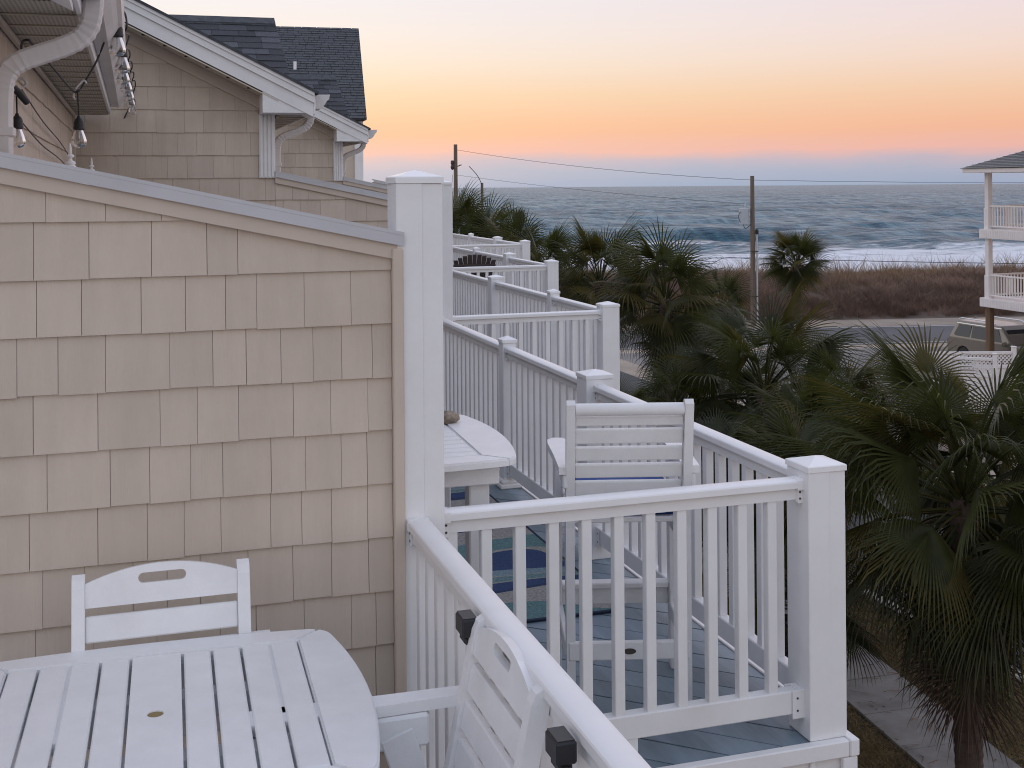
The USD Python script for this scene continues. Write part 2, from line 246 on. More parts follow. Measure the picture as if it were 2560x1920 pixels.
class MB:
    def __init__(s): s.v, s.f, s.n = [], [], 0

    def add(s, v, f):
        v = np.asarray(v, float); f = np.asarray(f, int)
        if f.shape[1] == 4: f = np.vstack([f[:, [0, 1, 2]], f[:, [0, 2, 3]]])
        s.v.append(v); s.f.append(f + s.n); s.n += len(v); return s

    def get(s): return np.vstack(s.v), np.vstack(s.f)

    # axis-aligned box with chamfered edges
    def box(s, x0, x1, y0, y1, z0, z1, c=0.0, R=None, t=(0, 0, 0)):
        x0, x1 = min(x0, x1), max(x0, x1); y0, y1 = min(y0, y1), max(y0, y1); z0, z1 = min(z0, z1), max(z0, z1)
        c = min(c, .45 * min(x1 - x0, y1 - y0, z1 - z0))
        if c <= 0:
            v = np.array([[x0, y0, z0], [x1, y0, z0], [x1, y1, z0], [x0, y1, z0], [x0, y0, z1], [x1, y0, z1], [x1, y1, z1], [x0, y1, z1]]); f = FB
        else:
            v, f = cham(x0, x1, y0, y1, z0, z1, c)
        if R is not None: v = v @ np.asarray(R).T
        return s.add(v + np.asarray(t, float), f)

    # convex or simple polygon (2D) swept along a vector: points O + u*U + v*V, depth N
    def prism(s, poly, O, U, V, N, holes=()):
        O, U, V, N = (np.asarray(k, float) for k in (O, U, V, N))
        P = poly if isinstance(poly, Polygon) else Polygon(poly, holes)
        v2, f2 = trimesh.creation.triangulate_polygon(P, engine='earcut')
        n = len(v2); a = O + v2[:, :1] * U + v2[:, 1:2] * V; b = a + N
        s.add(np.vstack([a, b]), np.vstack([f2[:, ::-1], f2 + n]) if np.dot(np.cross(U, V), N) > 0 else np.vstack([f2, f2[:, ::-1] + n]))
        for ring in [P.exterior, *P.interiors]:
            r = np.array(ring.coords)[:-1]
            if (ring is P.exterior) != ring.is_ccw: r = r[::-1]
            if np.dot(np.cross(U, V), N) < 0: r = r[::-1]
            m = len(r); a = O + r[:, :1] * U + r[:, 1:2] * V; b = a + N
            i = np.arange(m); j = (i + 1) % m
            s.add(np.vstack([a, b]), np.stack([i, j, j + m, i + m], 1))
        return s

    def tube(s, pts, r, sides=8, cap=True):
        p = np.asarray(pts, float); n = len(p)
        t = np.gradient(p, axis=0); t /= np.linalg.norm(t, axis=1, keepdims=True) + 1e-12
        a = np.cross(t, np.where(np.abs(t[:, 2:]) < .9, [0, 0, 1.], [1., 0, 0])); a /= np.linalg.norm(a, axis=1, keepdims=True) + 1e-12
        b = np.cross(t, a); g = np.arange(sides) * 2 * PI / sides
        rr = np.broadcast_to(r, (n,))[:, None, None]
        v = p[:, None] + rr * (np.cos(g)[None, :, None] * a[:, None] + np.sin(g)[None, :, None] * b[:, None])
        i, j = np.meshgrid(np.arange(n - 1), np.arange(sides), indexing='ij')
        q = np.stack([i * sides + j, i * sides + (j + 1) % sides, (i + 1) * sides + (j + 1) % sides, (i + 1) * sides + j], -1).reshape(-1, 4)
        q = q[:, ::-1] if np.dot(np.cross(a[0], b[0]), t[0]) < 0 else q
        s.add(v.reshape(-1, 3), q)
        if cap:
            for k, fl in ((0, 1), (n - 1, 0)):
                idx = np.arange(1, sides - 1); f = np.stack([np.zeros_like(idx), idx, idx + 1], 1)
                s.add(v[k], f[:, ::-1] if fl else f)
        return s

    # sweep a closed 2D section (x: side, y: normal) along points, with a fixed side vector
    def sweep(s, sec, pts, side, scales=None, close=False):
        p = np.asarray(pts, float); n = len(p); side = np.asarray(side, float); sec = np.asarray(sec, float); m = len(sec)
        t = np.gradient(p, axis=0); t /= np.linalg.norm(t, axis=1, keepdims=True)
        nn = np.cross(t, side); nn /= np.linalg.norm(nn, axis=1, keepdims=True)
        sc = np.ones(n) if scales is None else np.asarray(scales)
        v = p[:, None] + sc[:, None, None] * (sec[None, :, :1] * side + sec[None, :, 1:2] * nn[:, None])
        i, j = np.meshgrid(np.arange(n - 1), np.arange(m), indexing='ij')
        q = np.stack([i * m + j, i * m + (j + 1) % m, (i + 1) * m + (j + 1) % m, (i + 1) * m + j], -1).reshape(-1, 4)
        s.add(v.reshape(-1, 3), q)
        for k, fl in ((0, 1), (n - 1, 0)):
            v2, f2 = trimesh.creation.triangulate_polygon(Polygon(sec), engine='earcut')
            w = p[k] + sc[k] * (v2[:, :1] * side + v2[:, 1:2] * nn[k]); s.add(w, f2[:, ::-1] if fl else f2)
        return s

    def lathe(s, prof, c=(0, 0, 0), sides=20):
        pr = np.asarray(prof, float); n = len(pr); g = np.arange(sides) * 2 * PI / sides
        v = np.stack([pr[:, :1] * np.cos(g), pr[:, :1] * np.sin(g), np.repeat(pr[:, 1:2], sides, 1)], -1) + np.asarray(c, float)
        i, j = np.meshgrid(np.arange(n - 1), np.arange(sides), indexing='ij')
        q = np.stack([i * sides + j, i * sides + (j + 1) % sides, (i + 1) * sides + (j + 1) % sides, (i + 1) * sides + j], -1).reshape(-1, 4)
        return s.add(v.reshape(-1, 3), q)


_CH = {}


def cham(x0, x1, y0, y1, z0, z1, c):
    lo, hi = np.array([x0, y0, z0]), np.array([x1, y1, z1])
    pts = []
    for sx in (0, 1):
        for sy in (0, 1):
            for sz in (0, 1):
                sg = (sx, sy, sz); base = np.array([hi[k] if sg[k] else lo[k] for k in range(3)])
                for ax in range(3):
                    q = base.copy()
                    for k in range(3):
                        if k != ax: q[k] += -c if sg[k] else c
                    pts.append(q)
    pts = np.array(pts)
    if 'f' not in _CH:
        h = trimesh.convex.convex_hull(cham_unit()); ref = cham_unit()
        m = [int(np.argmin(((ref - p) ** 2).sum(1))) for p in h.vertices]
        _CH['f'] = np.array(m)[h.faces]
    return pts, _CH['f']


def cham_unit():
    out = []
    for sx in (0, 1):
        for sy in (0, 1):
            for sz in (0, 1):
                sg = (sx, sy, sz)
                for ax in range(3):
                    out.append([(1. if sg[k] else 0.) + (0 if k == ax else (-.1 if sg[k] else .1)) for k in range(3)])
    return np.array(out)


def B(*a, c=0.0, R=None, t=(0, 0, 0)): return MB().box(*a, c=c, R=R, t=t).get()


def rotz(a): return np.array([[math.cos(a), -math.sin(a), 0], [math.sin(a), math.cos(a), 0], [0, 0, 1.]])


def frame(x, y): x = np.array(x, float); x /= np.linalg.norm(x); y = np.array(y, float); y -= x * (x @ y); y /= np.linalg.norm(y); return np.stack([x, y, np.cross(x, y)], 1)


def beam(p0, p1, w, h, upv=(0, 0, 1), c=0.003):
    """bar from p0 to p1, w wide across, h along upv"""
    p0, p1 = np.array(p0, float), np.array(p1, float); d = p1 - p0; L = np.linalg.norm(d); d /= L
    u = np.array(upv, float); u -= d * (u @ d); u /= np.linalg.norm(u); s_ = np.cross(u, d)
    return MB().box(0, L, -w / 2, w / 2, -h / 2, h / 2, c=c, R=np.stack([d, s_, u], 1), t=p0).get()


# ------------------------------------------------------------------ scene helpers
COUNT = {}


def numbered(parent, name):
    k = (parent, name); n = COUNT.get(k, 0); COUNT[k] = n + 1
    return f'{parent}/{name}' if n == 0 else f'{parent}/{name}_{n:03d}'


def tag(prim, label=None, cat=None, group=None, kind=None):
    for k, v in (('label', label), ('category', cat), ('group', group), ('kind', kind)):
        if v: prim.SetCustomDataByKey(k, v)
    return prim


def thing(name, label, cat, loc=(0, 0, 0), rz=0.0, group=None):
    x = UsdGeom.Xform.Define(stage, numbered('/World', name))
    x.AddTranslateOp().Set(Gf.Vec3d(*[float(k) for k in loc])); x.AddRotateZOp().Set(math.degrees(rz))
    return tag(x.GetPrim(), label, cat, group)


def part(parent, name, mesh, m, smooth=False, label=None, kind=None):
    path = numbered(str(parent.GetPath()), name)
    if isinstance(mesh, MB): mesh = mesh.get()
    p = usdkit.mesh(stage, path, mesh, MATS[m], smooth=smooth).GetPrim()
    p.GetAttribute('doubleSided').Set(True) if p.GetAttribute('doubleSided') else UsdGeom.Mesh(p).CreateDoubleSidedAttr(True)
    return tag(p, label, None, None, kind)


def single(name, mesh, m, label, cat=None, group=None, kind=None, smooth=False, loc=None):
    if isinstance(mesh, MB): mesh = mesh.get()
    path = numbered('/World', name)
    me = usdkit.mesh(stage, path, mesh, MATS[m], smooth=smooth); me.CreateDoubleSidedAttr(True)
    if loc is not None: me.AddTranslateOp().Set(Gf.Vec3d(*[float(k) for k in loc]))
    return tag(me.GetPrim(), label, cat, group, kind)


def dup(root, loc, rz, label, group=None, scale=1.0):
    was = root.GetCustomData(); name = root.GetName()
    base = name[:-4] if name[-4:-3] == '_' and name[-3:].isdigit() else name
    x = UsdGeom.Xform.Define(stage, numbered('/World', base))
    x.GetPrim().GetReferences().AddInternalReference(root.GetPath())
    x.ClearXformOpOrder()
    x.AddTranslateOp().Set(Gf.Vec3d(*[float(k) for k in loc])); x.AddRotateZOp().Set(math.degrees(rz))
    if scale != 1.0: x.AddScaleOp().Set(Gf.Vec3f(scale, scale, scale))
    x.GetPrim().SetInstanceable(True)
    return tag(x.GetPrim(), label, was.get('category'), group or was.get('group'))


def instancer(name, protos, pos, yaw, scl, which, label, cat, tilt=None):
    pi = UsdGeom.PointInstancer.Define(stage, '/World/' + name)
    rel = []
    for k, (v, f, m) in enumerate(protos):
        p = usdkit.mesh(stage, f'/World/{name}/tuft_{k:03d}', (v, f), MATS[m]); p.CreateDoubleSidedAttr(True); rel.append(p.GetPath())
    pi.CreatePrototypesRel().SetTargets(rel)
    pi.CreateProtoIndicesAttr(Vt.IntArray.FromNumpy(np.asarray(which, np.int32)))
    pi.CreatePositionsAttr(Vt.Vec3fArray.FromNumpy(np.asarray(pos, np.float32)))
    h = np.asarray(yaw) / 2
    pi.CreateOrientationsAttr(Vt.QuathArray([Gf.Quath(float(math.cos(a)), 0.0, 0.0, float(math.sin(a))) for a in h]))
    pi.CreateScalesAttr(Vt.Vec3fArray.FromNumpy(np.repeat(np.asarray(scl, np.float32)[:, None], 3, 1)))
    return tag(pi.GetPrim(), label, cat, None, 'stuff')


# ------------------------------------------------------------------ main dimensions
G = -5.3                    # street level
SEA = -7.75
BW = 3.9665                 # face of the first privacy wall
S, P = 1.507, 5.773         # each unit steps S out and P along
A1, BP, W = 2.319, 3.8375, 0.1527
HR = 0.933
rng = random.Random(7)
nrg = np.random.default_rng(7)

# ================================================================== SETTING
def road_pt(s, t): return np.array([SN[1] * s + SN[0] * t, -SN[0] * s + SN[1] * t])


def sheet(corners, z): return np.array([[*c, z] for c in corners], float), np.array([[0, 1, 2], [0, 2, 3]])


_c = [road_pt(s, t) for s, t in ((-400, -300), (400, -300), (400, 62.5), (-400, 62.5))]
single('ground', sheet(_c, G), 'sand', 'pale sandy ground around the houses', kind='structure')
# dune: humped terrain between road and beach, falling to the sea
ss = np.concatenate([np.linspace(-400, -75, 30), np.linspace(-70, 110, 240), np.linspace(115, 400, 30)]); tt = np.concatenate([np.linspace(62.5, 92, 60), np.linspace(94, 150, 30)])
gs, gt = np.meshgrid(ss, tt, indexing='ij')
hump = np.interp(gt, [62.5, 64, 67, 71, 77, 84, 92, 110, 150], [0, .2, .75, 1.0, .95, .35, -.7, -1.7, -3.4])
xy = np.stack([SN[1] * gs + SN[0] * gt, -SN[0] * gs + SN[1] * gt], -1)
nzv = meshkit.fbm(np.stack([xy[..., 0] * .12, xy[..., 1] * .12, gs * 0], -1).reshape(-1, 3)).reshape(gs.shape) if hasattr(meshkit, 'fbm') else np.zeros_like(gs)
hz = G + hump + nzv * .45 * np.clip((gt - 62.5) / 5, 0, 1) * np.clip((100 - gt) / 10, 0, 1)
V = np.concatenate([xy, hz[..., None]], -1).reshape(-1, 3); n1, n2 = gs.shape
i, j = np.meshgrid(np.arange(n1 - 1), np.arange(n2 - 1), indexing='ij')
F = np.stack([i * n2 + j, (i + 1) * n2 + j, (i + 1) * n2 + j + 1, i * n2 + j + 1], -1).reshape(-1, 4)
single('dune', (V, F), 'dune_soil', 'low sand dune between road and beach', kind='structure', smooth=True)


def dune_z(s, t):
    return G + np.interp(t, [62.5, 64, 67, 71, 77, 84, 92], [0, .2, .75, 1.0, .95, .35, -.7])


# sea
rr = [95.0]
while rr[-1] < 5600: rr.append(rr[-1] * 1.0065 + .0)
rr = np.array(rr)
aa = np.radians(np.concatenate([np.linspace(-75, 32, 60), np.linspace(32.4, 100, 420), np.linspace(101, 200, 50)]))
gr, ga = np.meshgrid(rr, aa, indexing='ij')
X, Y = gr * np.cos(ga), gr * np.sin(ga)
sh, th = SN[1] * X - SN[0] * Y, SN[0] * X + SN[1] * Y
zz = np.zeros_like(X)
_r = np.random.default_rng(3)
for k in range(26):
    lam = 4 * 1.16 ** k if k < 16 else _r.uniform(14, 34)
    lam = min(lam, 45); ang = _r.normal(0, .45 if k < 16 else .16); am = .030 * lam ** .60 * (1.0 if k < 16 else .8)
    ph = _r.uniform(0, 2 * PI); kx, ky = 2 * PI / lam * math.sin(ang), 2 * PI / lam * math.cos(ang)
    w = np.sin(kx * sh + ky * th + ph + .7 * np.sin(.05 * sh + k) * (lam > 12))
    fade = np.clip(1 - gr * .0065 / (lam * .45), 0, 1)
    zz += am * fade * (w + .25 * np.cos(2 * (kx * sh + ky * th + ph)))
# two or three steeper breakers near the shore, each only a few tens of metres long
for (tc, sc, ln, am) in ((228, 24, 16, .62), (205, 34, 20, .55), (196, -10, 26, .38), (250, 52, 22, .5), (182, 12, 30, .34), (215, -44, 24, .4), (270, 2, 26, .45), (168, 45, 30, .3)):
    dt_ = th - tc - 4 * np.sin((sh - sc) * .05) - .02 * (sh - sc)
    zz += .5 * am * np.exp(-((sh - sc) / ln) ** 2) * np.where(dt_ < 0, np.exp(-(dt_ / 2.0) ** 2), np.exp(-(dt_ / 5.0) ** 2))
zz *= np.clip((th - 120) / 60, .15, 1)
V = np.stack([X, Y, SEA + zz], -1).reshape(-1, 3); n1, n2 = gr.shape
i, j = np.meshgrid(np.arange(n1 - 1), np.arange(n2 - 1), indexing='ij')
F = np.stack([i * n2 + j, (i + 1) * n2 + j, (i + 1) * n2 + j + 1, i * n2 + j + 1], -1).reshape(-1, 4)
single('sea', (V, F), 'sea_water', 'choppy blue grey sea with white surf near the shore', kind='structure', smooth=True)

# roads, lot, kerb, lawn, pavement
single('beach_road', sheet([road_pt(s, t) for s, t in ((-300, 52.8), (300, 52.8), (300, 59.4), (-300, 59.4))], G + .012), 'asphalt', 'grey asphalt road along the dune', kind='structure')
single('road_edge_line', sheet([road_pt(s, t) for s, t in ((-300, 58.95), (300, 58.95), (300, 59.1), (-300, 59.1))], G + .017), 'road_paint', 'pale line along the far edge of the road', kind='structure')
single('road_edge_line', sheet([road_pt(s, t) for s, t in ((-300, 53.1), (300, 53.1), (300, 53.2), (-300, 53.2))], G + .017), 'road_paint', 'pale line along the near edge of the road', kind='structure')
single('side_street', sheet([(12.45, -60), (18.2, -60), (18.2, 49.0), (12.45, 50.3)], G + .008), 'asphalt_dark', 'asphalt side street running down to the beach road', kind='structure')
single('parking_lot', sheet([(19.5, 30), (60, 30), (60, 40.0), (19.5, 48.6)], G + .006), 'asphalt_old', 'worn grey parking area by the beach road', kind='structure')
single('lawn', sheet([(2.5, -8), (12.3, -8), (12.3, 30), (2.5, 30)], G + .004), 'lawn_soil', 'brown winter lawn soil beside the pavement', kind='structure')
wk = lambda b: 9.34 + .102 * (b - 12.875)
pav = thing('pavement', None, None); tag(pav, 'pale concrete pavement of square slabs under the palms', kind='structure')
bb = -6.0
while bb < 34:
    b1 = bb + 1.07; q = .008; c0, c1 = wk(bb + q), wk(b1 - q); tilt = rng.uniform(-.006, .006)
    m = MB().prism([(c0, bb + q), (c0 + 1.17, bb + q - .03), (c1 + 1.17, b1 - q - .03), (c1, b1 - q)], (0, 0, G - .06), (1, 0, 0), (0, 1, 0), (0, 0, .1 + tilt))
    part(pav, 'slab', m, 'concrete'); bb = b1
kerb = thing('kerb', None, None); tag(kerb, 'concrete kerb between lawn and side street', kind='structure')
for k in range(14):
    part(kerb, 'kerb_stone', MB().box(12.22, 12.42, -6 + 3 * k + .006, -3 + 3 * k - .006, G - .1, G + .11, c=.02), 'kerb_concrete')

# ================================================================== DECKS, POSTS, RAILINGS
def cap_mesh(w, z, apex, o=.004, rim=.022):
    h = w / 2 + o; v = []
    for zz_, hh in ((z, h), (z + rim - .003, h), (z + rim, h - .003)):
        v += [[-hh, -hh, zz_], [hh, -hh, zz_], [hh, hh, zz_], [-hh, hh, zz_]]
    v.append([0, 0, z + rim + apex]); f = []
    for l in (0, 1):
        for k in range(4): f += [[l * 4 + k, l * 4 + (k + 1) % 4, l * 4 + 4 + (k + 1) % 4], [l * 4 + k, l * 4 + 4 + (k + 1) % 4, l * 4 + 4 + k]]
    for k in range(4): f.append([8 + k, 8 + (k + 1) % 4, 12])
    f += [[0, 3, 2], [0, 2, 1]]
    return np.array(v), np.array(f)


def post(a, b, w, h, label, group, apex=.022, small=False, z0=0.0, name='railing_post', skirt=False):
    """a, b: near left corner of the post"""
    t = thing(name, label, 'post', (a + w / 2, b + w / 2, z0), 0, group)
    x = w / 2
    part(t, 'sleeve', MB().box(-x, x, -x, x, 0, h, c=.004), 'white_vinyl')
    if not small:
        part(t, 'cover_strip', MB().box(-x, -x + w * .55, -x - .0025, -x + .002, .004, h - .001, c=.0012), 'white_vinyl')
        part(t, 'cover_strip', MB().box(-x - .0025, -x + .002, -x - .0015, -x + w * .45, .004, h - .001, c=.0012), 'white_vinyl')
    if skirt:
        part(t, 'base_moulding', MB().box(-x - .03, x + .03, -x - .03, x + .03, 0, .03, c=.006).box(-x - .018, x + .018, -x - .018, x + .018, .03, .055, c=.01), 'white_vinyl')
    part(t, 'cap', cap_mesh(w, h, apex), 'white_vinyl_cap')
    return t


RAILSEC = [(-.022, -.064), (.022, -.064), (.022, -.023), (.037, -.021), (.037, 0), (.0345, .0042), (.028, .0078), (.015, .0108), (0, .0118), (-.015, .0108), (-.028, .0078), (-.0345, .0042), (-.037, 0), (-.037, -.021), (-.022, -.023)]
BIGSEC = RAILSEC


def collar(sc): return [(x * sc, y * sc + (.002 if y > 0 else -.004)) for x, y in RAILSEC]


def railing(p0, p1, label, group=None, first=None, pitch=.1195, bal=.037, detail=True, foot=True, near=None):
    """from p0 to p1 (xy, rail centre line, ends at the posts' faces)"""
    p0, p1 = np.array(p0, float), np.array(p1, float); L = np.linalg.norm(p1 - p0); ang = math.atan2(*(p1 - p0)[::-1])
    t = thing('railing', label, 'railing', (*p0, 0), ang, group)
    def sweep(sec, x0, x1, z):
        m = MB(); n = len(sec); v = np.array([[x, -s_[0], z + s_[1]] for x in (x0, x1) for s_ in sec])
        i = np.arange(n); j = (i + 1) % n
        m.add(v, np.stack([i, i + n, j + n, j], 1)[:, ::-1])
        v2, f2 = trimesh.creation.triangulate_polygon(Polygon([(-s_[0], s_[1]) for s_ in sec]), engine='earcut')
        for x, fl in ((x0, 1), (x1, 0)):
            m.add(np.stack([np.full(len(v2), x), v2[:, 0], z + v2[:, 1]], 1), f2[:, ::-1] if fl else f2)
        return m
    part(t, 'top_rail', sweep(RAILSEC, .001, L - .001, HR), 'white_vinyl', smooth=20)
    part(t, 'bottom_rail', MB().box(.001, L - .001, -.025, .025, .09, .175, c=.004), 'white_vinyl')
    if detail:
        part(t, 'dirt_line', MB().box(.03, L - .03, -.0228, .0228, HR - .0236, HR - .0218), 'grime')  # brown grime seam, also painted shade for the weak shadow under the lip
        for x0, x1, sg in ((0.0005, .026, 1), (L - .026, L - .0005, -1)):
            br = part(t, 'bracket', sweep(collar(1.06), x0, x1, HR), 'white_vinyl', smooth=35)
            xe = x0 if sg > 0 else x1
            tab = MB()
            for y in (-1, 1): tab.box(xe + sg * .0, xe + sg * .021, y * .0235, y * .029, HR - .078, HR - .02, c=.002)
            tb = part(t, 'bracket_tab', tab, 'white_vinyl')
            sc = MB()
            for y in (-1, 1):
                for zz_ in (HR - .036, HR - .060):
                    sc.tube([(xe + sg * .012, y * .0285, zz_), (xe + sg * .012, y * .0305, zz_)], .0042, 8)
            part(tb, 'screw', sc, 'screw')
            lt = MB().box(x0, x1, -.029, .029, .086, .178, c=.003)
            for y in (-1, 1): lt.box(xe, xe + sg * .05, y * .027, y * .032, .075, .180, c=.002)
            lb = part(t, 'lower_bracket', lt, 'white_vinyl')
            sc = MB()
            for y in (-1, 1):
                for zz_ in (.150, .105): sc.tube([(xe + sg * .03, y * .0315, zz_), (xe + sg * .03, y * .0335, zz_)], .0042, 8)
            part(lb, 'screw', sc, 'screw')
    n = int((L - .04) / pitch); off = first if first is not None else (L - (n - 1) * pitch) / 2
    for k in range(n + 1):
        x = off + k * pitch
        if x < .03 or x > L - .03: continue
        part(t, 'baluster', MB().box(x - bal / 2, x + bal / 2, -bal / 2, bal / 2, .173, HR - .06, c=.0025), 'white_vinyl')
    if foot and L > 1.2:
        part(t, 'foot_block', MB().box(L / 2 - .022, L / 2 + .022, -.022, .022, 0, .092, c=.003), 'white_vinyl')
    return t


names = ['the nearest neighbouring deck', 'the second neighbouring deck', 'the third neighbouring deck', 'the farthest deck']
# large and small intermediate posts on each front railing: (b of near face rel. to deck, width)
mids = [((6.07, W), (7.70, .098)), ((5.28, .098), (7.20, W)), ((5.75, W), (7.62, .098)), ((5.6, W), (7.6, .098))]
for k in range(4):
    da, db = k * S, k * P
    aR = A1 + da + .076                                  # centre line of the front railing
    post(A1 + da, BP + db, W, .9724, f'white corner post with flat pyramid cap on {names[k]}', 'white railing posts')
    # tall post closing the privacy wall
    post(.815 + da + (.03 if k else 0), 3.84 + db, .1527, 2.03, ['tall white post at the end of the nearest shingled privacy wall', 'tall white post just behind the nearest tall wall post', 'third tall white post, far down the row', 'fourth tall white post, farthest down the row'][k], 'tall wall end posts', apex=.022, name='wall_end_post')
    railing((.968 + da + (.03 if k else 0), BP + db + .068), (A1 + da, BP + db + .068), f'white side railing facing the camera on {names[k]}', first=(.036 if k == 0 else None), detail=k < 2)
    y = BP + db + W
    for (mb, mw) in mids[k]:
        nm = 'thick' if mw > .12 else 'slender'
        post(A1 + da + (W - mw) / 2, mb + db, mw, .9724 if mw > .12 else .968, f'{nm} white intermediate post in the front railing of {names[k]}', None, small=mw < .12, skirt=mw < .12)
        railing((aR, y), (aR, mb + db), f'white front railing from the {"corner post" if y < BP + db + .3 else "first post"} to the {nm} post on {names[k]}', detail=k < 2)
        y = mb + db + mw
    railing((aR, y), (aR, 3.84 + db + P), f'last white front railing before the next tall post on {names[k]}', detail=k < 1)

# our own deck: front railing runs into the tall post
OW = .876
railing((OW + .0, -1.6), (OW, 3.8385), 'white handrail and balusters running towards the camera, lower right', first=.11, foot=False)
post(OW - W / 2, -1.6 - W, W, .9724, 'white post at the near end of the closest handrail, behind the camera', None)


def deck(k, poly, label, skirt_pts=None):
    """diagonal painted boards clipped to the outline"""
    t = thing('wooden_deck', label, 'deck', (0, 0, 0), 0)
    pl = Polygon(poly); x0, y0, x1, y1 = pl.bounds; ctr = pl.centroid
    big = max(x1 - x0, y1 - y0) * 1.6; pitch = .142
    n = int(big / pitch) + 2; r = random.Random(20 + k)
    u = np.array([math.cos(math.radians(138)), math.sin(math.radians(138))])
    for i in range(-n // 2, n // 2):
        s = affinity.translate(affinity.rotate(sbox(-big, i * pitch + .0035, big, (i + 1) * pitch - .0035), 138, origin=(0, 0)), ctr.x, ctr.y).intersection(pl)
        if s.is_empty or s.area < .004: continue
        for g in (s.geoms if hasattr(s, 'geoms') else [s]):
            if g.geom_type == 'Polygon' and g.area > .004:
                part(t, 'deck_board', MB().prism(g, (0, 0, -.030), (1, 0, 0), (0, 1, 0), (0, 0, .030 + r.uniform(-.0015, .0005))), 'deck_paint')
    part(t, 'joists', MB().prism(pl.buffer(-.01), (0, 0, -.19), (1, 0, 0), (0, 1, 0), (0, 0, .155)), 'siding_back')
    return t


for k in range(4):
    da, db = k * S, k * P
    t = deck(k, [(-.40 + da, 4.08 + db), (1.00 + da, 4.08 + db), (1.00 + da, 3.845 + db), (2.455 + da, 3.845 + db), (2.455 + da, 9.60 + db), (-.40 + da, 9.73 + db)], f'blue grey painted diagonal board floor of {names[k]}')
    # rim boards and the panelled skirt under them
    e, f = 2.46 + da, 3.838 + db
    part(t, 'rim_trim', MB().box(e, e + .038, f - .04, 9.60 + db, -.055, .006, c=.004), 'white_board')
    part(t, 'rim_trim', MB().box(.975 + da, e - .002, f - .038, f, -.055, .004, c=.004), 'white_board')
    part(t, 'skirt_panel', MB().box(.99 + da, e - .004, f - .018, f - .006, -2.9, -.056), 'white_board')
    part(t, 'skirt_panel', MB().box(e + .004, e + .018, f + .0, 9.60 + db, -2.9, -.056), 'white_board')
    for q in range(12):
        x = 1.02 + da + q * .128
        if x < e: part(t, 'skirt_batten', MB().box(x, x + .022, f - .030, f - .0185, -2.9, -.057, c=.003), 'white_board')
    part(t, 'corner_trim', MB().box(e - .03, e + .032, f - .036, f + .03, -2.9, -.058, c=.004), 'white_board')
    part(t, 'support_wall', MB().box(-.4 + da, e - .05, 4.2 + db, 9.5 + db, G, -.25), 'white_board')
deck(9, [(-2.6, -1.7), (.95, -1.7), (.95, 3.83), (.80, 3.95), (-2.6, 3.95)], 'blue grey painted floor of the closest deck under the white table')

# ================================================================== PRIVACY WALLS AND HOUSES
def shingle_course_cells(x0, x1, r, lo=.13, hi=.23):
    out = []; x = x0 - r.uniform(0, .15)
    while x < x1:
        w = r.uniform(lo, hi); out.append((x, x + w)); x += w
    return out


def clad(parent, region, z0, e, cells_of, O, U, N, matn='siding_shingle', name='shingle', r=rng, lap=.0, th=(.004, .013), gap=.0013):
    """region: polygon in (u, z); courses of height e downwards from z0; N: outward normal"""
    O, U, N = np.array(O, float), np.array(U, float), np.array(N, float)
    umin, zmin, umax, zmax = region.bounds; k = int(math.floor((z0 - zmax) / e)) - 1; cnt = 0
    while True:
        zt = z0 - k * e; zb = zt - e; k += 1
        if zt < zmin: break
        if zb > zmax: continue
        for (c0, c1) in cells_of(k - 1):
            dz = r.uniform(-.0025, .0025); gg = gap * r.uniform(.6, 1.6)
            g = sbox(c0 + gg / 2, zb + dz, c1 - gg / 2, zt + .004).intersection(region)
            if g.is_empty or g.geom_type != 'Polygon' or g.area < .0006: continue
            ring = np.array(g.exterior.coords)[:-1]
            h = th[1] + (th[0] - th[1]) * np.clip((ring[:, 1] - zb) / e, 0, 1) + r.uniform(0, .0015)
            front = O + ring[:, :1] * U + ring[:, 1:2] * np.array([0, 0, 1.]) + h[:, None] * N
            back = O + ring[:, :1] * U + ring[:, 1:2] * np.array([0, 0, 1.]) - .001 * N
            n = len(ring); i = np.arange(n); j = (i + 1) % n
            m = MB().add(np.vstack([front, back]), np.stack([i, j, j + n, i + n], 1)); idx = np.arange(1, n - 1)
            m.add(front, np.stack([0 * idx, idx, idx + 1], 1))
            part(parent, name, m, matn); cnt += 1
    return cnt


# joints of the nearest wall as the photograph shows them (metres from the wall's street end)
JD = {0: [60, 165, 290, 407, 475], 1: [65, 150, 268, 360, 447, 517, 628, 742], 2: [28, 104, 196, 326, 418, 492, 572, 648, 718, 795], 3: [57, 180, 305, 384, 474, 600, 690, 783], 4: [82, 203, 283, 368, 438, 547, 628, 715, 780],
      5: [48, 178, 277, 354, 433, 545, 618, 690, 780], 6: [72, 151, 247, 317, 387, 493, 596, 689, 782], 7: [58, 145, 167, 295, 430, 510, 622, 737, 800], 8: [12, 95, 206, 320, 412, 545, 625, 715, 798]}


def joint_x(px):                                       # 0..848 -> -0.385..0.819 along the wall
    w = px / 848.0
    return (-.384 * (1 - w) * 3.66 + .822 * w * 4.03) / ((1 - w) * 3.66 + w * 4.03)


def cells0(k):
    xs = [joint_x(p) for p in JD.get(k, [])]
    if not xs:
        r = random.Random(50 + k); return shingle_course_cells(-3.2, .83, r)
    r = random.Random(90 + k); x = xs[0]; left = []
    while x > -3.2: w = r.uniform(.13, .22); left.append((x - w, x)); x -= w
    e = [xs[-1], .83]
    return left[::-1] + list(zip(xs[:-1], xs[1:])) + [(e[0], e[1])]


def fit(k):
    return (BW - .1045 + k * P) / (BW + k * P)


def place(x, y, k): return (x * fit(k), y * fit(k), EYE * (1 - fit(k)))


def rescale(prim, f):
    UsdGeom.Xformable(prim).AddScaleOp().Set(Gf.Vec3f(f, f, f)); return prim


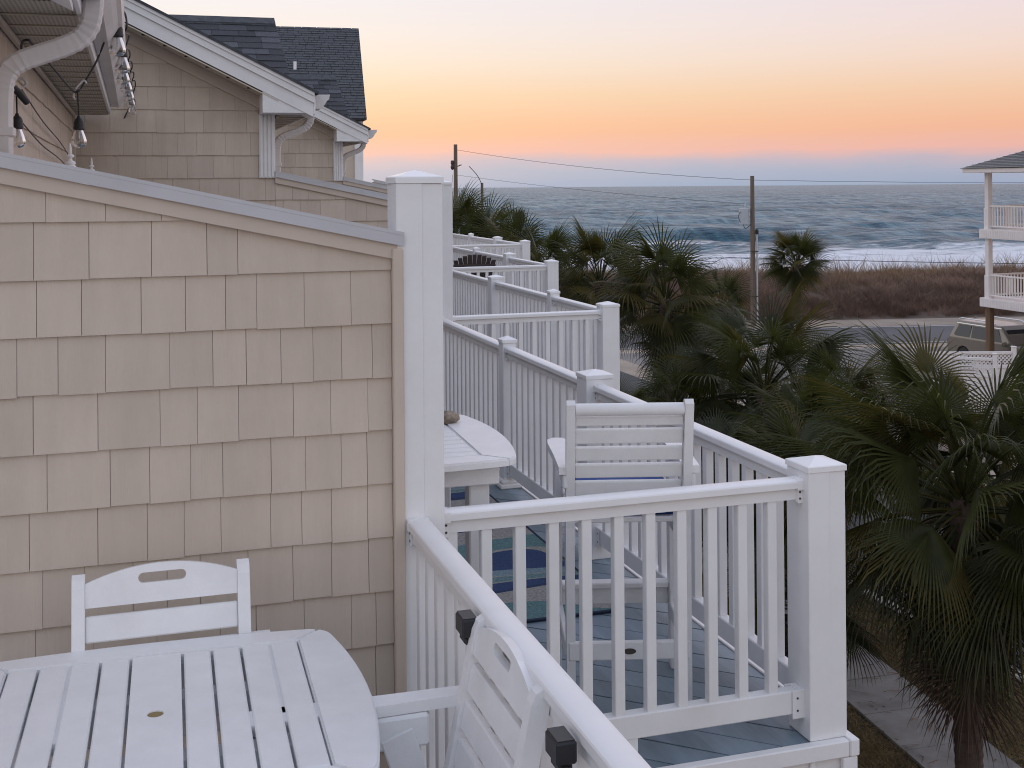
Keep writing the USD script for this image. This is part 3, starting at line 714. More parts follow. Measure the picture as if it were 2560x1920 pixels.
def privacy_wall(a_off, b_face, cells, x_left, label, k, zlow=-.05):
    """end trim at a_off+0.819.. ; cap slopes down to the street"""
    t = thing('privacy_wall', label, 'privacy wall', place(a_off, b_face, k), 0); rescale(t, fit(k))
    # local x: 0 = a_off
    xl = x_left; capz = lambda x: 1.874 + (.830 - x) * .215     # top of the cap's back edge
    top = lambda x: capz(x) - .05
    body = Polygon([(xl, zlow), (.818, zlow), (.818, top(.818)), (xl, top(xl))])
    bd = part(t, 'wall_body', MB().prism(Polygon([(xl, zlow - 3), (.83, zlow - 3), (.83, top(.83) - .002), (xl, top(xl) - .002)]), (0, 0, 0), (1, 0, 0), (0, 0, 1), (0, .105, 0)), 'siding_back')
    sides = clad(bd, body, 1.92, .1775, cells, (0, 0, 0), (1, 0, 0), (0, -1, 0))
    # plain far face
    part(t, 'far_face', MB().prism(Polygon([(xl, zlow), (.83, zlow), (.83, top(.83) - .004), (xl, top(xl) - .004)]), (0, .1055, 0), (1, 0, 0), (0, 0, 1), (0, .01, 0)), 'siding_trim')
    # end trim, raking trim and metal coping
    part(t, 'corner_trim', MB().box(.8195, .856, -.036, .014, zlow, top(.84) - .008, c=.004), 'siding_trim')
    part(t, 'raking_trim', MB().prism([(xl, top(xl) - .046), (.8565, top(.8565) - .046), (.8565, top(.8565) + .002), (xl, top(xl) + .002)], (0, -.0245, 0), (1, 0, 0), (0, 0, 1), (0, .024, 0)), 'siding_trim')
    sl = .215; L = .8585
    part(t, 'coping', MB().prism([(xl, capz(xl) - .012), (L, capz(L) - .012), (L, capz(L)), (xl, capz(xl))], (0, -.036, 0), (1, 0, 0), (0, 0, 1), (0, .18, 0)).prism([(xl, capz(xl) - .047), (L, capz(L) - .047), (L, capz(L) - .0125), (xl, capz(xl) - .0125)], (0, -.036, 0), (1, 0, 0), (0, 0, 1), (0, .003, 0)), 'wall_cap_metal')
    return t


privacy_wall(0, BW, cells0, -3.2, 'nearest beige shingled privacy wall with a sloping coping, left of the tall white post', 0)


def cells_r(seed, x0, x1, lo=.13, hi=.22):
    cache = {}
    def f(k):
        if k not in cache: cache[k] = shingle_course_cells(x0, x1, random.Random(seed * 100 + k), lo, hi)
        return cache[k]
    return f


pw1 = privacy_wall(S + .03, BW + P, cells_r(3, -.46, .83), -.455, 'second shingled privacy wall with sloping coping, behind the nearest one', 1, zlow=.6)
dup(pw1, place(2 * S + .03, BW + 2 * P, 2), 0, 'third shingled privacy wall, its coping just above the second one', scale=fit(2))
dup(pw1, place(3 * S + .03, BW + 3 * P, 3), 0, 'farthest shingled privacy wall, mostly hidden behind the others', scale=fit(3))


def house(loc, label, k):
    """one terraced house; local origin at its street corner on the gable wall face: x along the gable wall, y along the row"""
    t = thing('terraced_house', label, 'house', place(loc[0], loc[1], k), 0); rescale(t, fit(k))
    ez, sl = 2.60, .5                                   # soffit height, roof pitch
    tip = .353
    rk = .279
    ztop = lambda x: 2.739 + sl * (tip - x)             # roof edge line of the rake
    # gable wall with its shingles
    XL = -4.2
    wallp = Polygon([(XL, -3), (0, -3), (0, ez), (0, ztop(0) - .24), (XL, ztop(XL) - .24)])
    gw = part(t, 'gable_wall', MB().prism(wallp, (0, 0, 0), (1, 0, 0), (0, 0, 1), (0, .12, 0)), 'siding_back')
    reg = Polygon([(-1.62, 1.15), (-.122, 1.15), (-.122, ztop(-.122) - .325), (-1.62, ztop(-1.62) - .325)])
    reg = reg.union(Polygon([(-.123, 1.15), (0, 1.15), (0, 2.10), (-.123, 2.10)])).buffer(0)
    clad(gw, reg, 1.92 + 4 * .1775, .1775, cells_r(11, -1.62, 0), (0, 0, 0), (1, 0, 0), (0, -1, 0))
    # facade (faces the street) with its shingles
    fw_ = part(t, 'facade', MB().box(-.12, 0, .121, P + .6, -3, ez), 'siding_back')
    clad(fw_, sbox(.1, 1.6, 5.70, ez - .02), 1.92 + 4 * .1775, .1775, cells_r(12, 0.1, 5.72, .2, .34), (0, 0, 0), (0, 1, 0), (1, 0, 0))
    part(t, 'inner_corner_trim', MB().box(.001, .032, 5.72, 5.772, 1.2, ez, c=.003), 'siding_trim')
    # fluted corner board
    cb = MB().box(-.122, .004, -.022, -.004, 2.095, ez + .005)
    for q in range(4): cb.box(-.116 + q * .030, -.094 + q * .030, -.030, -.022, 2.10, ez - .002, c=.004)
    part(t, 'corner_board', cb, 'white_board')
    # frieze, raking soffit with vents, rake boards
    X0 = -4.4
    part(t, 'frieze', MB().prism([(X0, ztop(X0) - .330), (-.085, ztop(-.085) - .330), (-.085, ztop(-.085) - .236), (X0, ztop(X0) - .236)], (0, -.030, 0), (1, 0, 0), (0, 0, 1), (0, .028, 0)), 'siding_trim')
    rs = part(t, 'rake_soffit', MB().prism([(X0, ztop(X0) - .235), (.0, ztop(.0) - .235), (.0, ztop(.0) - .225), (X0, ztop(X0) - .225)], (0, -.30, 0), (1, 0, 0), (0, 0, 1), (0, .295, 0)), 'soffit')
    for q in range(16):
        x = -.22 - q * .155
        part(rs, 'soffit_vent', MB().prism([(x - .012, ztop(x) - .2355 - .0065), (x + .012, ztop(x) - .2355 - .0065), (x + .012, ztop(x) - .2345), (x - .012, ztop(x) - .2345)], (0, -.268, 0), (1, 0, 0), (0, 0, 1), (0, .03, 0)), 'dark_gap')
    xe = .276
    band = lambda lo, hi, xr: [(X0, ztop(X0) - hi), (xr, ztop(xr) - hi), (xr, ztop(xr) - lo), (X0, ztop(X0) - lo)]
    part(t, 'rake_board', MB().prism(band(.105, .215, .268), (0, -.305, 0), (1, 0, 0), (0, 0, 1), (0, .02, 0)), 'white_board')
    part(t, 'rake_moulding', MB().prism(band(.050, .1045, xe), (0, -.318, 0), (1, 0, 0), (0, 0, 1), (0, .03, 0)).prism(band(.022, .0497, xe), (0, -.326, 0), (1, 0, 0), (0, 0, 1), (0, .03, 0)), 'white_board')
    # boxed return at the eave
    part(t, 'eave_return', MB().prism([(-.12, 2.597), (.27, 2.597), (.27, ztop(.27) - .2155), (-.12, ztop(-.12) - .2155)], (0, -.299, 0), (1, 0, 0), (0, 0, 1), (0, .27, 0)), 'white_board')
    # level soffit under the eave, panel by panel
    for q in range(20):
        y = -.02 + q * .295
        sp = part(t, 'soffit_panel', MB().box(.002, .268, y + .003, y + .292, ez - .004, ez + .006), 'soffit_perforated')
        part(sp, 'panel_rib', MB().box(.004, .266, y + .290, y + .299, ez - .011, ez - .0045, c=.002), 'soffit')
    part(t, 'wall_channel', MB().box(.014, .036, 0, 5.72, ez - .03, ez - .0115, c=.003), 'siding_trim')
    part(t, 'fascia', MB().box(.270, .286, -.298, 5.76, ez - .012, 2.735, c=.002), 'white_board')
    # gutter: K profile
    gp = [(.288, 2.745), (.288, 2.64), (.345, 2.637), (.372, 2.672), (.388, 2.70), (.404, 2.712), (.412, 2.748), (.400, 2.748), (.396, 2.724), (.380, 2.708), (.362, 2.68), (.342, 2.645), (.295, 2.648), (.295, 2.745)]
    gu = MB().prism(gp, (0, -.20, 0), (1, 0, 0), (0, 0, 1), (0, 5.9, 0))
    gu.prism([(.289, 2.746), (.289, 2.638), (.345, 2.636), (.374, 2.672), (.390, 2.70), (.406, 2.712), (.414, 2.75)], (0, -.206, 0), (1, 0, 0), (0, 0, 1), (0, .005, 0))
    part(t, 'gutter', gu, 'gutter')
    # downspout with crimped elbows
    pts = np.array([(.322, 2.69), (.321, 2.62), (.313, 2.565), (.285, 2.518), (.225, 2.483), (.150, 2.455), (.095, 2.432), (.060, 2.400), (.044, 2.345), (.041, 2.27), (.041, 1.6), (.041, .2)])
    tcum = np.concatenate([[0], np.cumsum(np.linalg.norm(np.diff(pts, axis=0), axis=1))])
    fine = np.concatenate([np.arange(0, .62, .006), np.linspace(.63, tcum[-1], 8)])
    from scipy.interpolate import PchipInterpolator
    cx, cz = PchipInterpolator(tcum, pts[:, 0])(fine), PchipInterpolator(tcum, pts[:, 1])(fine)
    dirv = np.gradient(np.stack([cx, cz], 1), axis=0); an = np.unwrap(np.arctan2(dirv[:, 1], dirv[:, 0])); curv = np.abs(np.gradient(an))
    crim = 1 + .035 * np.clip(curv / .05, 0, 1) * np.where((np.arange(len(fine)) // 2) % 2, 1, -1)
    q = .009; hw, hd = .031, .038
    sec = [(-hw + q, -hd), (hw - q, -hd), (hw, -hd + q), (hw, hd - q), (hw - q, hd), (-hw + q, hd), (-hw, hd - q), (-hw, -hd + q)]
    dsp = MB().sweep([(y, x) for x, y in sec], np.stack([cx, np.full_like(cx, .23), cz], 1), (0, 1, 0), crim)
    ds = part(t, 'downspout', dsp, 'downspout', smooth=25)
    part(ds, 'strap', MB().box(.002, .080, .188, .272, 2.19, 2.22, c=.004), 'downspout')
    # front roof slab and its shingle edge
    part(t, 'front_roof', MB().prism([(X0, ztop(X0) - .022), (rk + .028, ztop(rk + .028) - .022), (rk + .028, ztop(rk + .028)), (X0, ztop(X0))], (0, -.335, 0), (1, 0, 0), (0, 0, 1), (0, P + .2, 0)), 'roof_shingle_far')
    # raised cross roof with its ridge along x and tabs laid one by one on the slope that faces the camera
    rv, rz_, u0, ds_ = 1.86, 3.61, .203, .55
    yb = .29; zb = rz_ - (rv - yb) * ds_
    cr = part(t, 'cross_roof', MB().prism([(yb, zb - .03), (rv, rz_ - .03), (2 * rv - yb, zb - .03), (2 * rv - yb, zb - .012), (rv, rz_ - .012), (yb, zb - .012)], (-4.4, 0, 0), (0, 1, 0), (0, 0, 1), (4.4 + u0, 0, 0)), 'dark_gap')
    r = random.Random(5); cs = 1 / math.hypot(1, ds_); ex = .14
    U_, Vv = np.array([1, 0, 0.]), np.array([0, cs, ds_ * cs]); Nn = np.array([0, -ds_ * cs, cs])
    slope_len = (rv - yb) / cs
    for k in range(13):
        s1 = slope_len - k * ex; s0 = s1 - ex
        x = u0 + .012
        while x > -1.45:
            w = r.uniform(.11, .30); th = .006 + .005 * r.random()
            m = MB(); O = np.array([0, yb, zb - .012])
            c0, c1 = x - w + .003, x
            vv = [O + U_ * a_ + Vv * s_ + Nn * h_ for a_, s_, h_ in ((c0, s0, th), (c1, s0, th), (c1, s1 + .01, .002), (c0, s1 + .01, .002), (c0, s0, 0), (c1, s0, 0), (c1, s1 + .01, 0), (c0, s1 + .01, 0))]
            m.add(vv, [[0, 1, 2, 3], [4, 5, 1, 0], [5, 6, 2, 1], [7, 4, 0, 3]])
            part(cr, 'roof_tab', m, 'roof_shingle'); x -= w
    part(t, 'ridge_cap', MB().prism([(rv - .11, rz_ - .062), (rv, rz_ + .004), (rv + .11, rz_ - .062), (rv + .11, rz_ - .05), (rv, rz_ + .018), (rv - .11, rz_ - .05)], (-4.4, 0, 0), (0, 1, 0), (0, 0, 1), (4.4 + u0 + .01, 0, 0)), 'roof_shingle_far')
    part(t, 'cross_gable', MB().prism([(yb, zb - .05), (rv, rz_ - .035), (2 * rv - yb, zb - .05)], (u0 - .08, 0, 0), (0, 1, 0), (0, 0, 1), (.05, 0, 0)), 'siding_trim')
    return t


house((-.44, BW), 'closest beige terraced house with perforated soffit and white downspout, upper left', 0)
h1 = house((1.08, BW + P), 'second beige terraced house, its white raked gable rising to the upper left', 1)
dup(h1, place(1.08 + S, BW + 2 * P, 2), 0, 'third beige terraced house, its smaller gable and gutter behind the second', scale=fit(2))
# tall roof at the end of the row, laid in courses
t = thing('end_house', 'end house of the row with a tall dark shingled roof and small white vent', 'house', (0, 0, 0))
TL, TR, BR, BL = np.array([.5, 29.0, 5.83]), np.array([5.215, 28.8, 5.83]), np.array([4.60, 24.55, 3.42]), np.array([.0, 24.75, 3.42])
m = MB(); rr_ = random.Random(8); nrow = 36
for k in range(nrow):
    f0, f1 = k / nrow, (k + 1) / nrow; a0, a1 = BL + (TL - BL) * f0, BR + (TR - BR) * f0; b0, b1 = BL + (TL - BL) * f1, BR + (TR - BR) * f1
    x = 0.0
    while x < 1:
        w = min(rr_.uniform(.025, .075), 1 - x); th = .008 + .012 * rr_.random(); h = np.array([0, -.45, .85])
        v = [a0 + (a1 - a0) * (x + .002) + h * th, a0 + (a1 - a0) * (x + w) + h * th, b0 + (b1 - b0) * (x + w), b0 + (b1 - b0) * (x + .002), a0 + (a1 - a0) * (x + .002) - h * .01, a0 + (a1 - a0) * (x + w) - h * .01]
        m.add(v, [[0, 1, 2, 3], [4, 5, 1, 0]]); x += w
part(t, 'roof_shingles', m, 'roof_shingle_far', kind='stuff')
TLb, TRb = TL + [0, 4.3, -2.4], TR + [0, 4.3, -2.4]
part(t, 'roof_deck', MB().add([TL - [0, 0, .02], TR - [0, 0, .02], BR - [0, 0, .03], BL - [0, 0, .03], TLb, TRb], [[0, 3, 2, 1], [0, 1, 5, 4]]).add([TR - [0, 0, .02], BR - [0, 0, .03], TRb], [[0, 1, 2]]), 'roof_shingle_far')
part(t, 'house_wall', MB().box(-3, 4.42, 24.9, 32.6, G, 3.35), 'siding_trim')
part(t, 'corner_board', MB().box(4.40, 4.58, 24.86, 25.0, -1, 3.38, c=.01), 'white_board')
part(t, 'roof_vent', MB().tube([(3.42, 26.7, 4.6), (3.42, 26.7, 4.78)], .035, 10), 'white_cap_paint')
# side-street face of the row below the decks
single('row_base', MB().box(-6, -.42, -1.6, 30, G, -.2), 'siding_trim', 'plain lower storeys of the terraced row below the decks', 'wall')

# ================================================================== WALL LANTERN FINIALS, STRING LIGHTS
def finial(loc, s, label):
    t = thing('lantern_finial', label, 'lantern', loc)
    part(t, 'spike', MB().lathe([(0, .105), (.005, .095), (.008, .06), (.006, .055), (.016, .05), (.018, .044), (.008, .036), (.010, .028), (.020, .022), (.024, .014), (.018, .008), (.026, 0)], (0, 0, 0), 14), 'white_cap_paint', smooth=50)
    part(t, 'hood', MB().lathe([(.024, .002), (.045, -.012), (.068, -.035), (.082, -.06), (.086, -.078), (.078, -.08), (0, -.075)], (0, 0, 0), 16), 'white_cap_paint', smooth=50)
    part(t, 'lantern_body', MB().lathe([(.062, -.08), (.055, -.26), (.062, -.265), (.062, -.285), (0, -.285)], (0, 0, 0), 6), 'white_cap_paint')
    part(t, 'wall_arm', MB().box(-.16, 0, -.012, .012, -.30, -.28, c=.003).box(-.165, -.145, -.06, .06, -.36, -.16, c=.004), 'white_cap_paint')
    return t


f1 = finial((-.255, 5.5, 2.115), 1, 'white lantern top with a turned spike showing above the coping, left')
dup(f1, (-.26, 8.5, 2.125), 0, 'small white lantern spike farther back above the coping')


def bulb(t, p, hook=None, s=1.0):
    x, y, z = p
    m = MB()
    if hook is not None: m.tube([hook, ((hook[0] + x) / 2, (hook[1] + y) / 2, (hook[2] + z) / 2), (x, y, z)], .0032, 6)
    so = MB().lathe([(0, .004), (.006 * s, 0), (.007 * s, -.006 * s), (.015 * s, -.014 * s), (.019 * s, -.024 * s), (.0195 * s, -.040 * s), (.021 * s, -.042 * s), (.021 * s, -.050 * s), (.017 * s, -.053 * s), (0, -.053 * s)], p, 14)
    part(t, 'socket', so, 'black_plastic', smooth=40)
    part(t, 'bulb', MB().lathe([(.014 * s, -.052 * s), (.017 * s, -.060 * s), (.024 * s, -.078 * s), (.0285 * s, -.094 * s), (.0275 * s, -.106 * s), (.020 * s, -.115 * s), (.009 * s, -.119 * s), (0, -.1195 * s)], p, 18), 'bulb_glass', smooth=True)
    part(t, 'filament', MB().tube([(x, y, z - .054 * s), (x, y, z - .085 * s)], .0035 * s, 6), 'clear_clip')
    if hook is not None: part(t, 'lead', m, 'cable')


def curve(pts, n=8):
    p = np.array(pts, float); out = []
    for k in range(len(p) - 1):
        p0, p1, p2, p3 = p[max(k - 1, 0)], p[k], p[k + 1], p[min(k + 2, len(p) - 1)]
        for u in np.linspace(0, 1, n, endpoint=False):
            out.append(.5 * (2 * p1 + (p2 - p0) * u + (2 * p0 - 5 * p1 + 4 * p2 - p3) * u * u + (3 * p1 - p0 - 3 * p2 + p3) * u ** 3))
    return np.array(out + [p[-1]])


t = thing('string_lights', 'black cord of clear bulbs strung along the eave, upper left', 'string lights', (0, 0, 0))
row = [(-.056, 5.259, 2.711), (-.042, 5.988, 2.705), (-.044, 6.722, 2.713), (-.031, 7.452, 2.721), (-.019, 8.182, 2.724), (-.009, 8.913, 2.729), (.003, 9.55, 2.712)]
part(t, 'cord', MB().tube(curve([(-.417, 4.324, 2.372), (-.406, 4.635, 2.381), (-.398, 4.70, 2.392)]), .0042, 7), 'cable', smooth=True)
part(t, 'cord', MB().tube(curve([(-.384, 4.628, 2.429), (-.36, 4.45, 2.475), (-.347, 4.302, 2.504), (-.325, 4.242, 2.509), (-.315, 4.292, 2.503), (-.275, 4.594, 2.462), (-.224, 5.049, 2.409), (-.20, 5.10, 2.412), (-.184, 5.142, 2.442), (-.119, 5.226, 2.586), (-.058, 5.250, 2.80), (-.03, 5.24, 2.86)]), .0042, 7), 'cable', smooth=True)
rw = []
for (x, y, z) in row: rw += [(x + .022, y - .06, z + .075), (x + .012, y, z + .052), (x + .03, y + .25, z + .07)]
part(t, 'cord', MB().tube(curve([(-.03, 5.15, 2.86)] + rw + [(-.005, 9.60, 2.668), (-.06, 9.63, 2.55), (-.122, 9.65, 2.43), (-.15, 9.66, 2.53), (-.175, 9.66, 2.60), (-.205, 9.66, 2.54), (-.231, 9.66, 2.47), (-.29, 9.67, 2.38), (-.334, 9.68, 2.325)]), .0045, 7), 'cable', smooth=True)
part(t, 'cord', MB().tube(curve([(-.384, 4.75, 2.384), (-.392, 6.0, 2.33), (-.392, 7.6, 2.275), (-.388, 9.6, 2.14)]), .003, 6), 'cable', smooth=True)
part(t, 'cord', MB().tube(curve([(-.39, 4.80, 2.27), (-.392, 5.9, 2.22), (-.392, 7.4, 2.185), (-.388, 9.6, 2.09)]), .003, 6), 'cable', smooth=True)
part(t, 'cord', MB().tube([(-.385, 9.66, 2.06), (-.385, 9.66, 2.45), (-.36, 9.66, 2.585), (-.18, 9.66, 2.592)], .006, 6), 'cable')
part(t, 'plug', MB().tube([(-.412, 4.64, 2.392), (-.392, 4.68, 2.372), (-.366, 4.73, 2.338)], [.011, .014, .013], 10), 'black_plastic', smooth=40)
part(t, 'plug', MB().tube([(-.224, 9.66, 2.492), (-.252, 9.66, 2.436)], .012, 10), 'black_plastic', smooth=40)
part(t, 'clip', MB().tube(curve([(-.172, 5.10, 2.44), (-.182, 5.10, 2.452), (-.196, 5.10, 2.440), (-.214, 5.10, 2.415), (-.222, 5.10, 2.39), (-.214, 5.10, 2.375)]), .004, 7), 'clear_clip', smooth=True)
part(t, 'clip', MB().tube(curve([(-.395, 4.70, 2.415), (-.375, 4.70, 2.42), (-.365, 4.70, 2.402), (-.378, 4.70, 2.39)]), .005, 7), 'clear_clip', smooth=True)
for p in row: bulb(t, p, (p[0] + .012, p[1], p[2] + .052), 1.2)
bulb(t, (-.400, 4.738, 2.296), (-.400, 4.72, 2.39), 1.05)
bulb(t, (-.202, 5.095, 2.310), (-.206, 5.095, 2.412), 1.05)
bulb(t, (-.124, 9.65, 2.37), (-.124, 9.65, 2.43), 1.0)

# solar lights under the near handrail
for k, (b, lab) in enumerate(((2.985, 'black solar light on the near handrail, beside the chair back'), (2.275, 'black solar light on the near handrail, nearest the bottom edge'))):
    t = thing('solar_light', lab, 'light', (OW - .046, b, .905), 0)
    Rt = np.array([[math.cos(.5), 0, math.sin(.5)], [0, 1, 0], [-math.sin(.5), 0, math.cos(.5)]])
    part(t, 'housing', MB().box(-.044, .0, -.036, .036, -.030, .016, c=.004), 'black_plastic')
    part(t, 'panel', MB().box(-.040, -.004, -.032, .032, .0165, .0185), 'black_plastic')
    part(t, 'lamp_front', MB().box(-.036, -.006, -.028, .028, -.052, -.0305, c=.006), 'black_plastic')
    part(t, 'mount', MB().tube([(-.014, -.02, -.05), (-.014, -.02, -.062)], .006, 8), 'clear_clip')

# ================================================================== FURNITURE
def arch_rail(w, h_end, h_mid, th, slot=True):
    n = 24; xs = np.linspace(-w / 2, w / 2, n)
    top = [(x, h_end + (h_mid - h_end) * (1 - (2 * x / w) ** 2)) for x in xs]
    ring = [(-w / 2, 0), (w / 2, 0)] + top[::-1]
    hole = []
    if slot:
        zc = h_mid - .040
        for a in np.linspace(-PI / 2, PI / 2, 8): hole.append((.052 + .014 * math.cos(a), zc + .002 + .014 * math.sin(a)))
        for a in np.linspace(PI / 2, 3 * PI / 2, 8): hole.append((-.052 + .014 * math.cos(a), zc + .002 + .014 * math.sin(a)))
    return Polygon(ring, [hole] if hole else [])


def dining_chair(loc, rz, label, group):
    """origin on the floor under the seat's centre; faces +x"""
    M_ = 'plastic_lumber'
    t = thing('garden_chair', label, 'chair', loc, rz, group)
    W2 = .2265                                            # half distance between back posts
    lean = .20
    def bp(z): return -.235 - max(0, z - .40) * lean      # x of the back at height z
    for s in (-1, 1):
        m = MB().prism([(bp(.40) - .022, .0), (bp(.4) + .03, .0), (bp(.4) + .022, .42), (bp(.90) + .018, .90), (bp(.925) + .012, .922), (bp(.925) - .008, .932), (bp(.925) - .024, .922), (bp(.9) - .026, .90), (bp(.4) - .026, .42)], (0, s * W2 - .0175, 0), (1, 0, 0), (0, 0, 1), (0, .035, 0))
        part(t, 'back_post', m, M_)
    Vv = np.array([-lean, 0, 1.0]); Vv /= np.linalg.norm(Vv); w = 2 * W2 - .036
    def slat(z0, z1): return MB().box(-w / 2, w / 2, 0, np.linalg.norm([lean, 1]) * (z1 - z0), -.011, .011, c=.004, R=np.stack([[0, 1, 0], Vv, np.cross([0, 1, 0], Vv)], 1), t=(bp(z0), 0, z0))
    z0 = .841
    part(t, 'head_rail', MB().prism(arch_rail(w, .066, .106, .022), (bp(z0) - .012, 0, z0), (0, 1, 0), Vv, (.024, 0, .0048)), M_)
    for za in (.751, .661, .571, .481): part(t, 'back_slat', slat(za, za + .070), M_)
    for s in (-1, 1):
        part(t, 'front_leg', beam((.20, s * .245, 0), (.20, s * .245, .70), .034, .075, (1, 0, 0)), M_)
        part(t, 'arm_brace', MB().box(-.205, .12, s * .230, s * .262, .620, .703, c=.008), M_)
        bo = part(t, 'bolt', MB().tube([(-.15, s * .2615, .655), (-.15, s * .2645, .655)], .007, 10), 'screw')
        part(t, 'rear_leg', beam((-.12, s * .240, .66), (-.34, s * .240, .0), .030, .085, (1, 0, 0)), M_)
        ol = [(-.30, -.030), (-.1, -.034), (.10, -.044), (.22, -.045), (.262, -.036), (.275, -.015), (.275, .015), (.262, .034), (.22, .040), (.10, .038), (-.1, .030), (-.30, .026)]
        part(t, 'arm', MB().prism([(x, (y if s < 0 else -y)) for x, y in (ol if s < 0 else ol)], (0, s * .268, .705), (1, 0, 0), (0, 1, 0), (0, 0, .028)), M_)
        part(t, 'side_rail', MB().box(-.24, .21, s * .195, s * .222, .36, .42, c=.004), M_)
    for k in range(6): part(t, 'seat_slat', MB().box(-.215 + k * .075, -.215 + k * .075 + .067, -.222, .222, .421 - .004 * (2.5 - abs(k - 2.5)), .443 - .004 * (2.5 - abs(k - 2.5)), c=.004), M_)
    return t


dining_chair((.0725, 3.268, 0), -PI / 2, 'white slatted armchair pushed up between table and shingled wall', 'white garden chairs at the near table')
dining_chair((.494, 2.714, 0), PI, 'white slatted armchair seen from its side against the near handrail', 'white garden chairs at the near table')


def bulge_rect(hx, hy, bx, by, r, n=14):
    """rectangle with bowed sides (bx: bow of the x ends, by: of the y sides) and rounded corners"""
    p = []
    for k in range(n): u = -1 + 2 * k / (n - 1); p.append((hx * u, -hy - by * (1 - u * u)))
    for k in range(n): u = -1 + 2 * k / (n - 1); p.append((hx + bx * (1 - u * u), hy * u))
    for k in range(n): u = 1 - 2 * k / (n - 1); p.append((hx * u, hy + by * (1 - u * u)))
    for k in range(n): u = 1 - 2 * k / (n - 1); p.append((-hx - bx * (1 - u * u), hy * u))
    return Polygon(p).buffer(0).buffer(-r).buffer(r, quad_segs=6)


def slat_table(loc, rz, label, hx, hy, bx, by, h, along, border, mid_w, n_side, leg_in, hole=True, group=None):
    """along = 'y': slats run in y"""
    t = thing('slatted_table', label, 'table', loc, rz, group); th = .026; M_ = 'plastic_lumber'
    out = bulge_rect(hx, hy, bx, by, .075)
    if along == 'x': inner = sbox(-hx + border, -hy + border * .8, hx - border, hy - border * .8)
    else: inner = sbox(-hx + border, -hy + border * .8, hx - border, hy - border * .8)
    ix, iy = inner.bounds[2], inner.bounds[3]
    D_ = Polygon([(-ix, -iy), (ix, -iy), (ix, iy), (-ix, iy)])
    g = .0012
    quads = {'end_board': [Polygon([(ix, -iy), (2, -iy - (2 - ix)), (2, iy + (2 - ix)), (ix, iy)]), Polygon([(-ix, -iy), (-ix, iy), (-2, iy + (2 - ix)), (-2, -iy - (2 - ix))])],
             'side_board': [Polygon([(-ix, iy), (ix, iy), (2, iy + 2 - ix), (-2, iy + 2 - ix)]), Polygon([(-ix, -iy), (ix, -iy), (2, -iy - 2 + ix), (-2, -iy - 2 + ix)])]}
    for nm, qs in quads.items():
        for q in qs:
            pg = out.intersection(q.buffer(-g, join_style=2))
            m = MB().prism(pg, (0, 0, h - th), (1, 0, 0), (0, 1, 0), (0, 0, th - .006)).prism(pg.buffer(-.005), (0, 0, h - .0062), (1, 0, 0), (0, 1, 0), (0, 0, .0062))
            part(t, nm, m, M_)
    L = iy if along == 'y' else ix; Wd = ix if along == 'y' else iy; gap = .008
    sw = (Wd - mid_w / 2) / n_side
    edges = [(-mid_w / 2 + gap / 2, mid_w / 2 - gap / 2)] if mid_w else []
    for k in range(n_side):
        a = mid_w / 2 + k * sw; edges += [(a + gap / 2, a + sw - gap / 2), (-a - sw + gap / 2, -a - gap / 2)]
    for (a, b) in edges:
        if mid_w and a < 0 < b and hole:
            # centre slat around the parasol hole
            c = Polygon([(.020 * math.cos(q), .020 * math.sin(q)) for q in np.linspace(0, 2 * PI, 24)[:-1]])
            pg = sbox(a, -L, b, L).difference(c)
            m = MB().prism(pg, (0, 0, h - .022), (1, 0, 0), (0, 1, 0), (0, 0, .021))
        else:
            m = MB().box(a, b, -L + .001, L - .001, h - .022, h - .001, c=.004) if along == 'y' else MB().box(-L + .001, L - .001, a, b, h - .022, h - .001, c=.004)
        part(t, 'slat', m, M_)
    if hole: part(t, 'parasol_hole_cover', MB().tube([(0, 0, h - .010), (0, 0, h - .004)], .0192, 20), 'brass')
    fx, fy = hx - .05, hy - .05
    for s in (-1, 1):
        part(t, 'apron', MB().box(-fx, fx, s * fy, s * (fy - .024), h - th - .075, h - th - .001, c=.004), M_)
        part(t, 'apron', MB().box(s * fx, s * (fx - .024), -fy + .025, fy - .025, h - th - .075, h - th - .001, c=.004), M_)
        part(t, 'cross_bearer', MB().box(-fx + .03, fx - .03, s * hy * .38 - .03, s * hy * .38 + .03, h - th - .062, h - th - .002, c=.004) if along == 'y' else MB().box(s * hx * .4 - .03, s * hx * .4 + .03, -fy + .03, fy - .03, h - th - .062, h - th - .002, c=.004), M_)
        for q in (-1, 1): part(t, 'leg', MB().box(s * (fx - .03), s * (fx - .105), q * (fy - .03), q * (fy - .105), 0, h - th - .002, c=.005), M_)
    return t


slat_table((.043, 3.071, 0), math.radians(-1.6), 'white slatted table with bowed edges and a parasol hole, lower left', .47, .455, .055, .030, .74, 'y', .088, .134, 4, .1)
bt = slat_table((.757, 4.555, 0), math.radians(-2.0), 'tall white bar table half hidden behind the tall post', .555, .44, .06, .035, 1.05, 'x', .11, 0, 5, .1, hole=False)
oy = trimesh.creation.icosphere(3, 1.0); ov = np.array(oy.vertices); ov = ov * (1 + .35 * meshkit.fbm(ov * 2.2 + 5)[:, None]) if hasattr(meshkit, 'fbm') else ov
single('oyster_cluster', (ov * [.052, .034, .024], np.array(oy.faces)), 'oyster', 'clump of brown oyster shells on the tall table', 'shell', smooth=True, loc=(1.215, 4.80, 1.071))

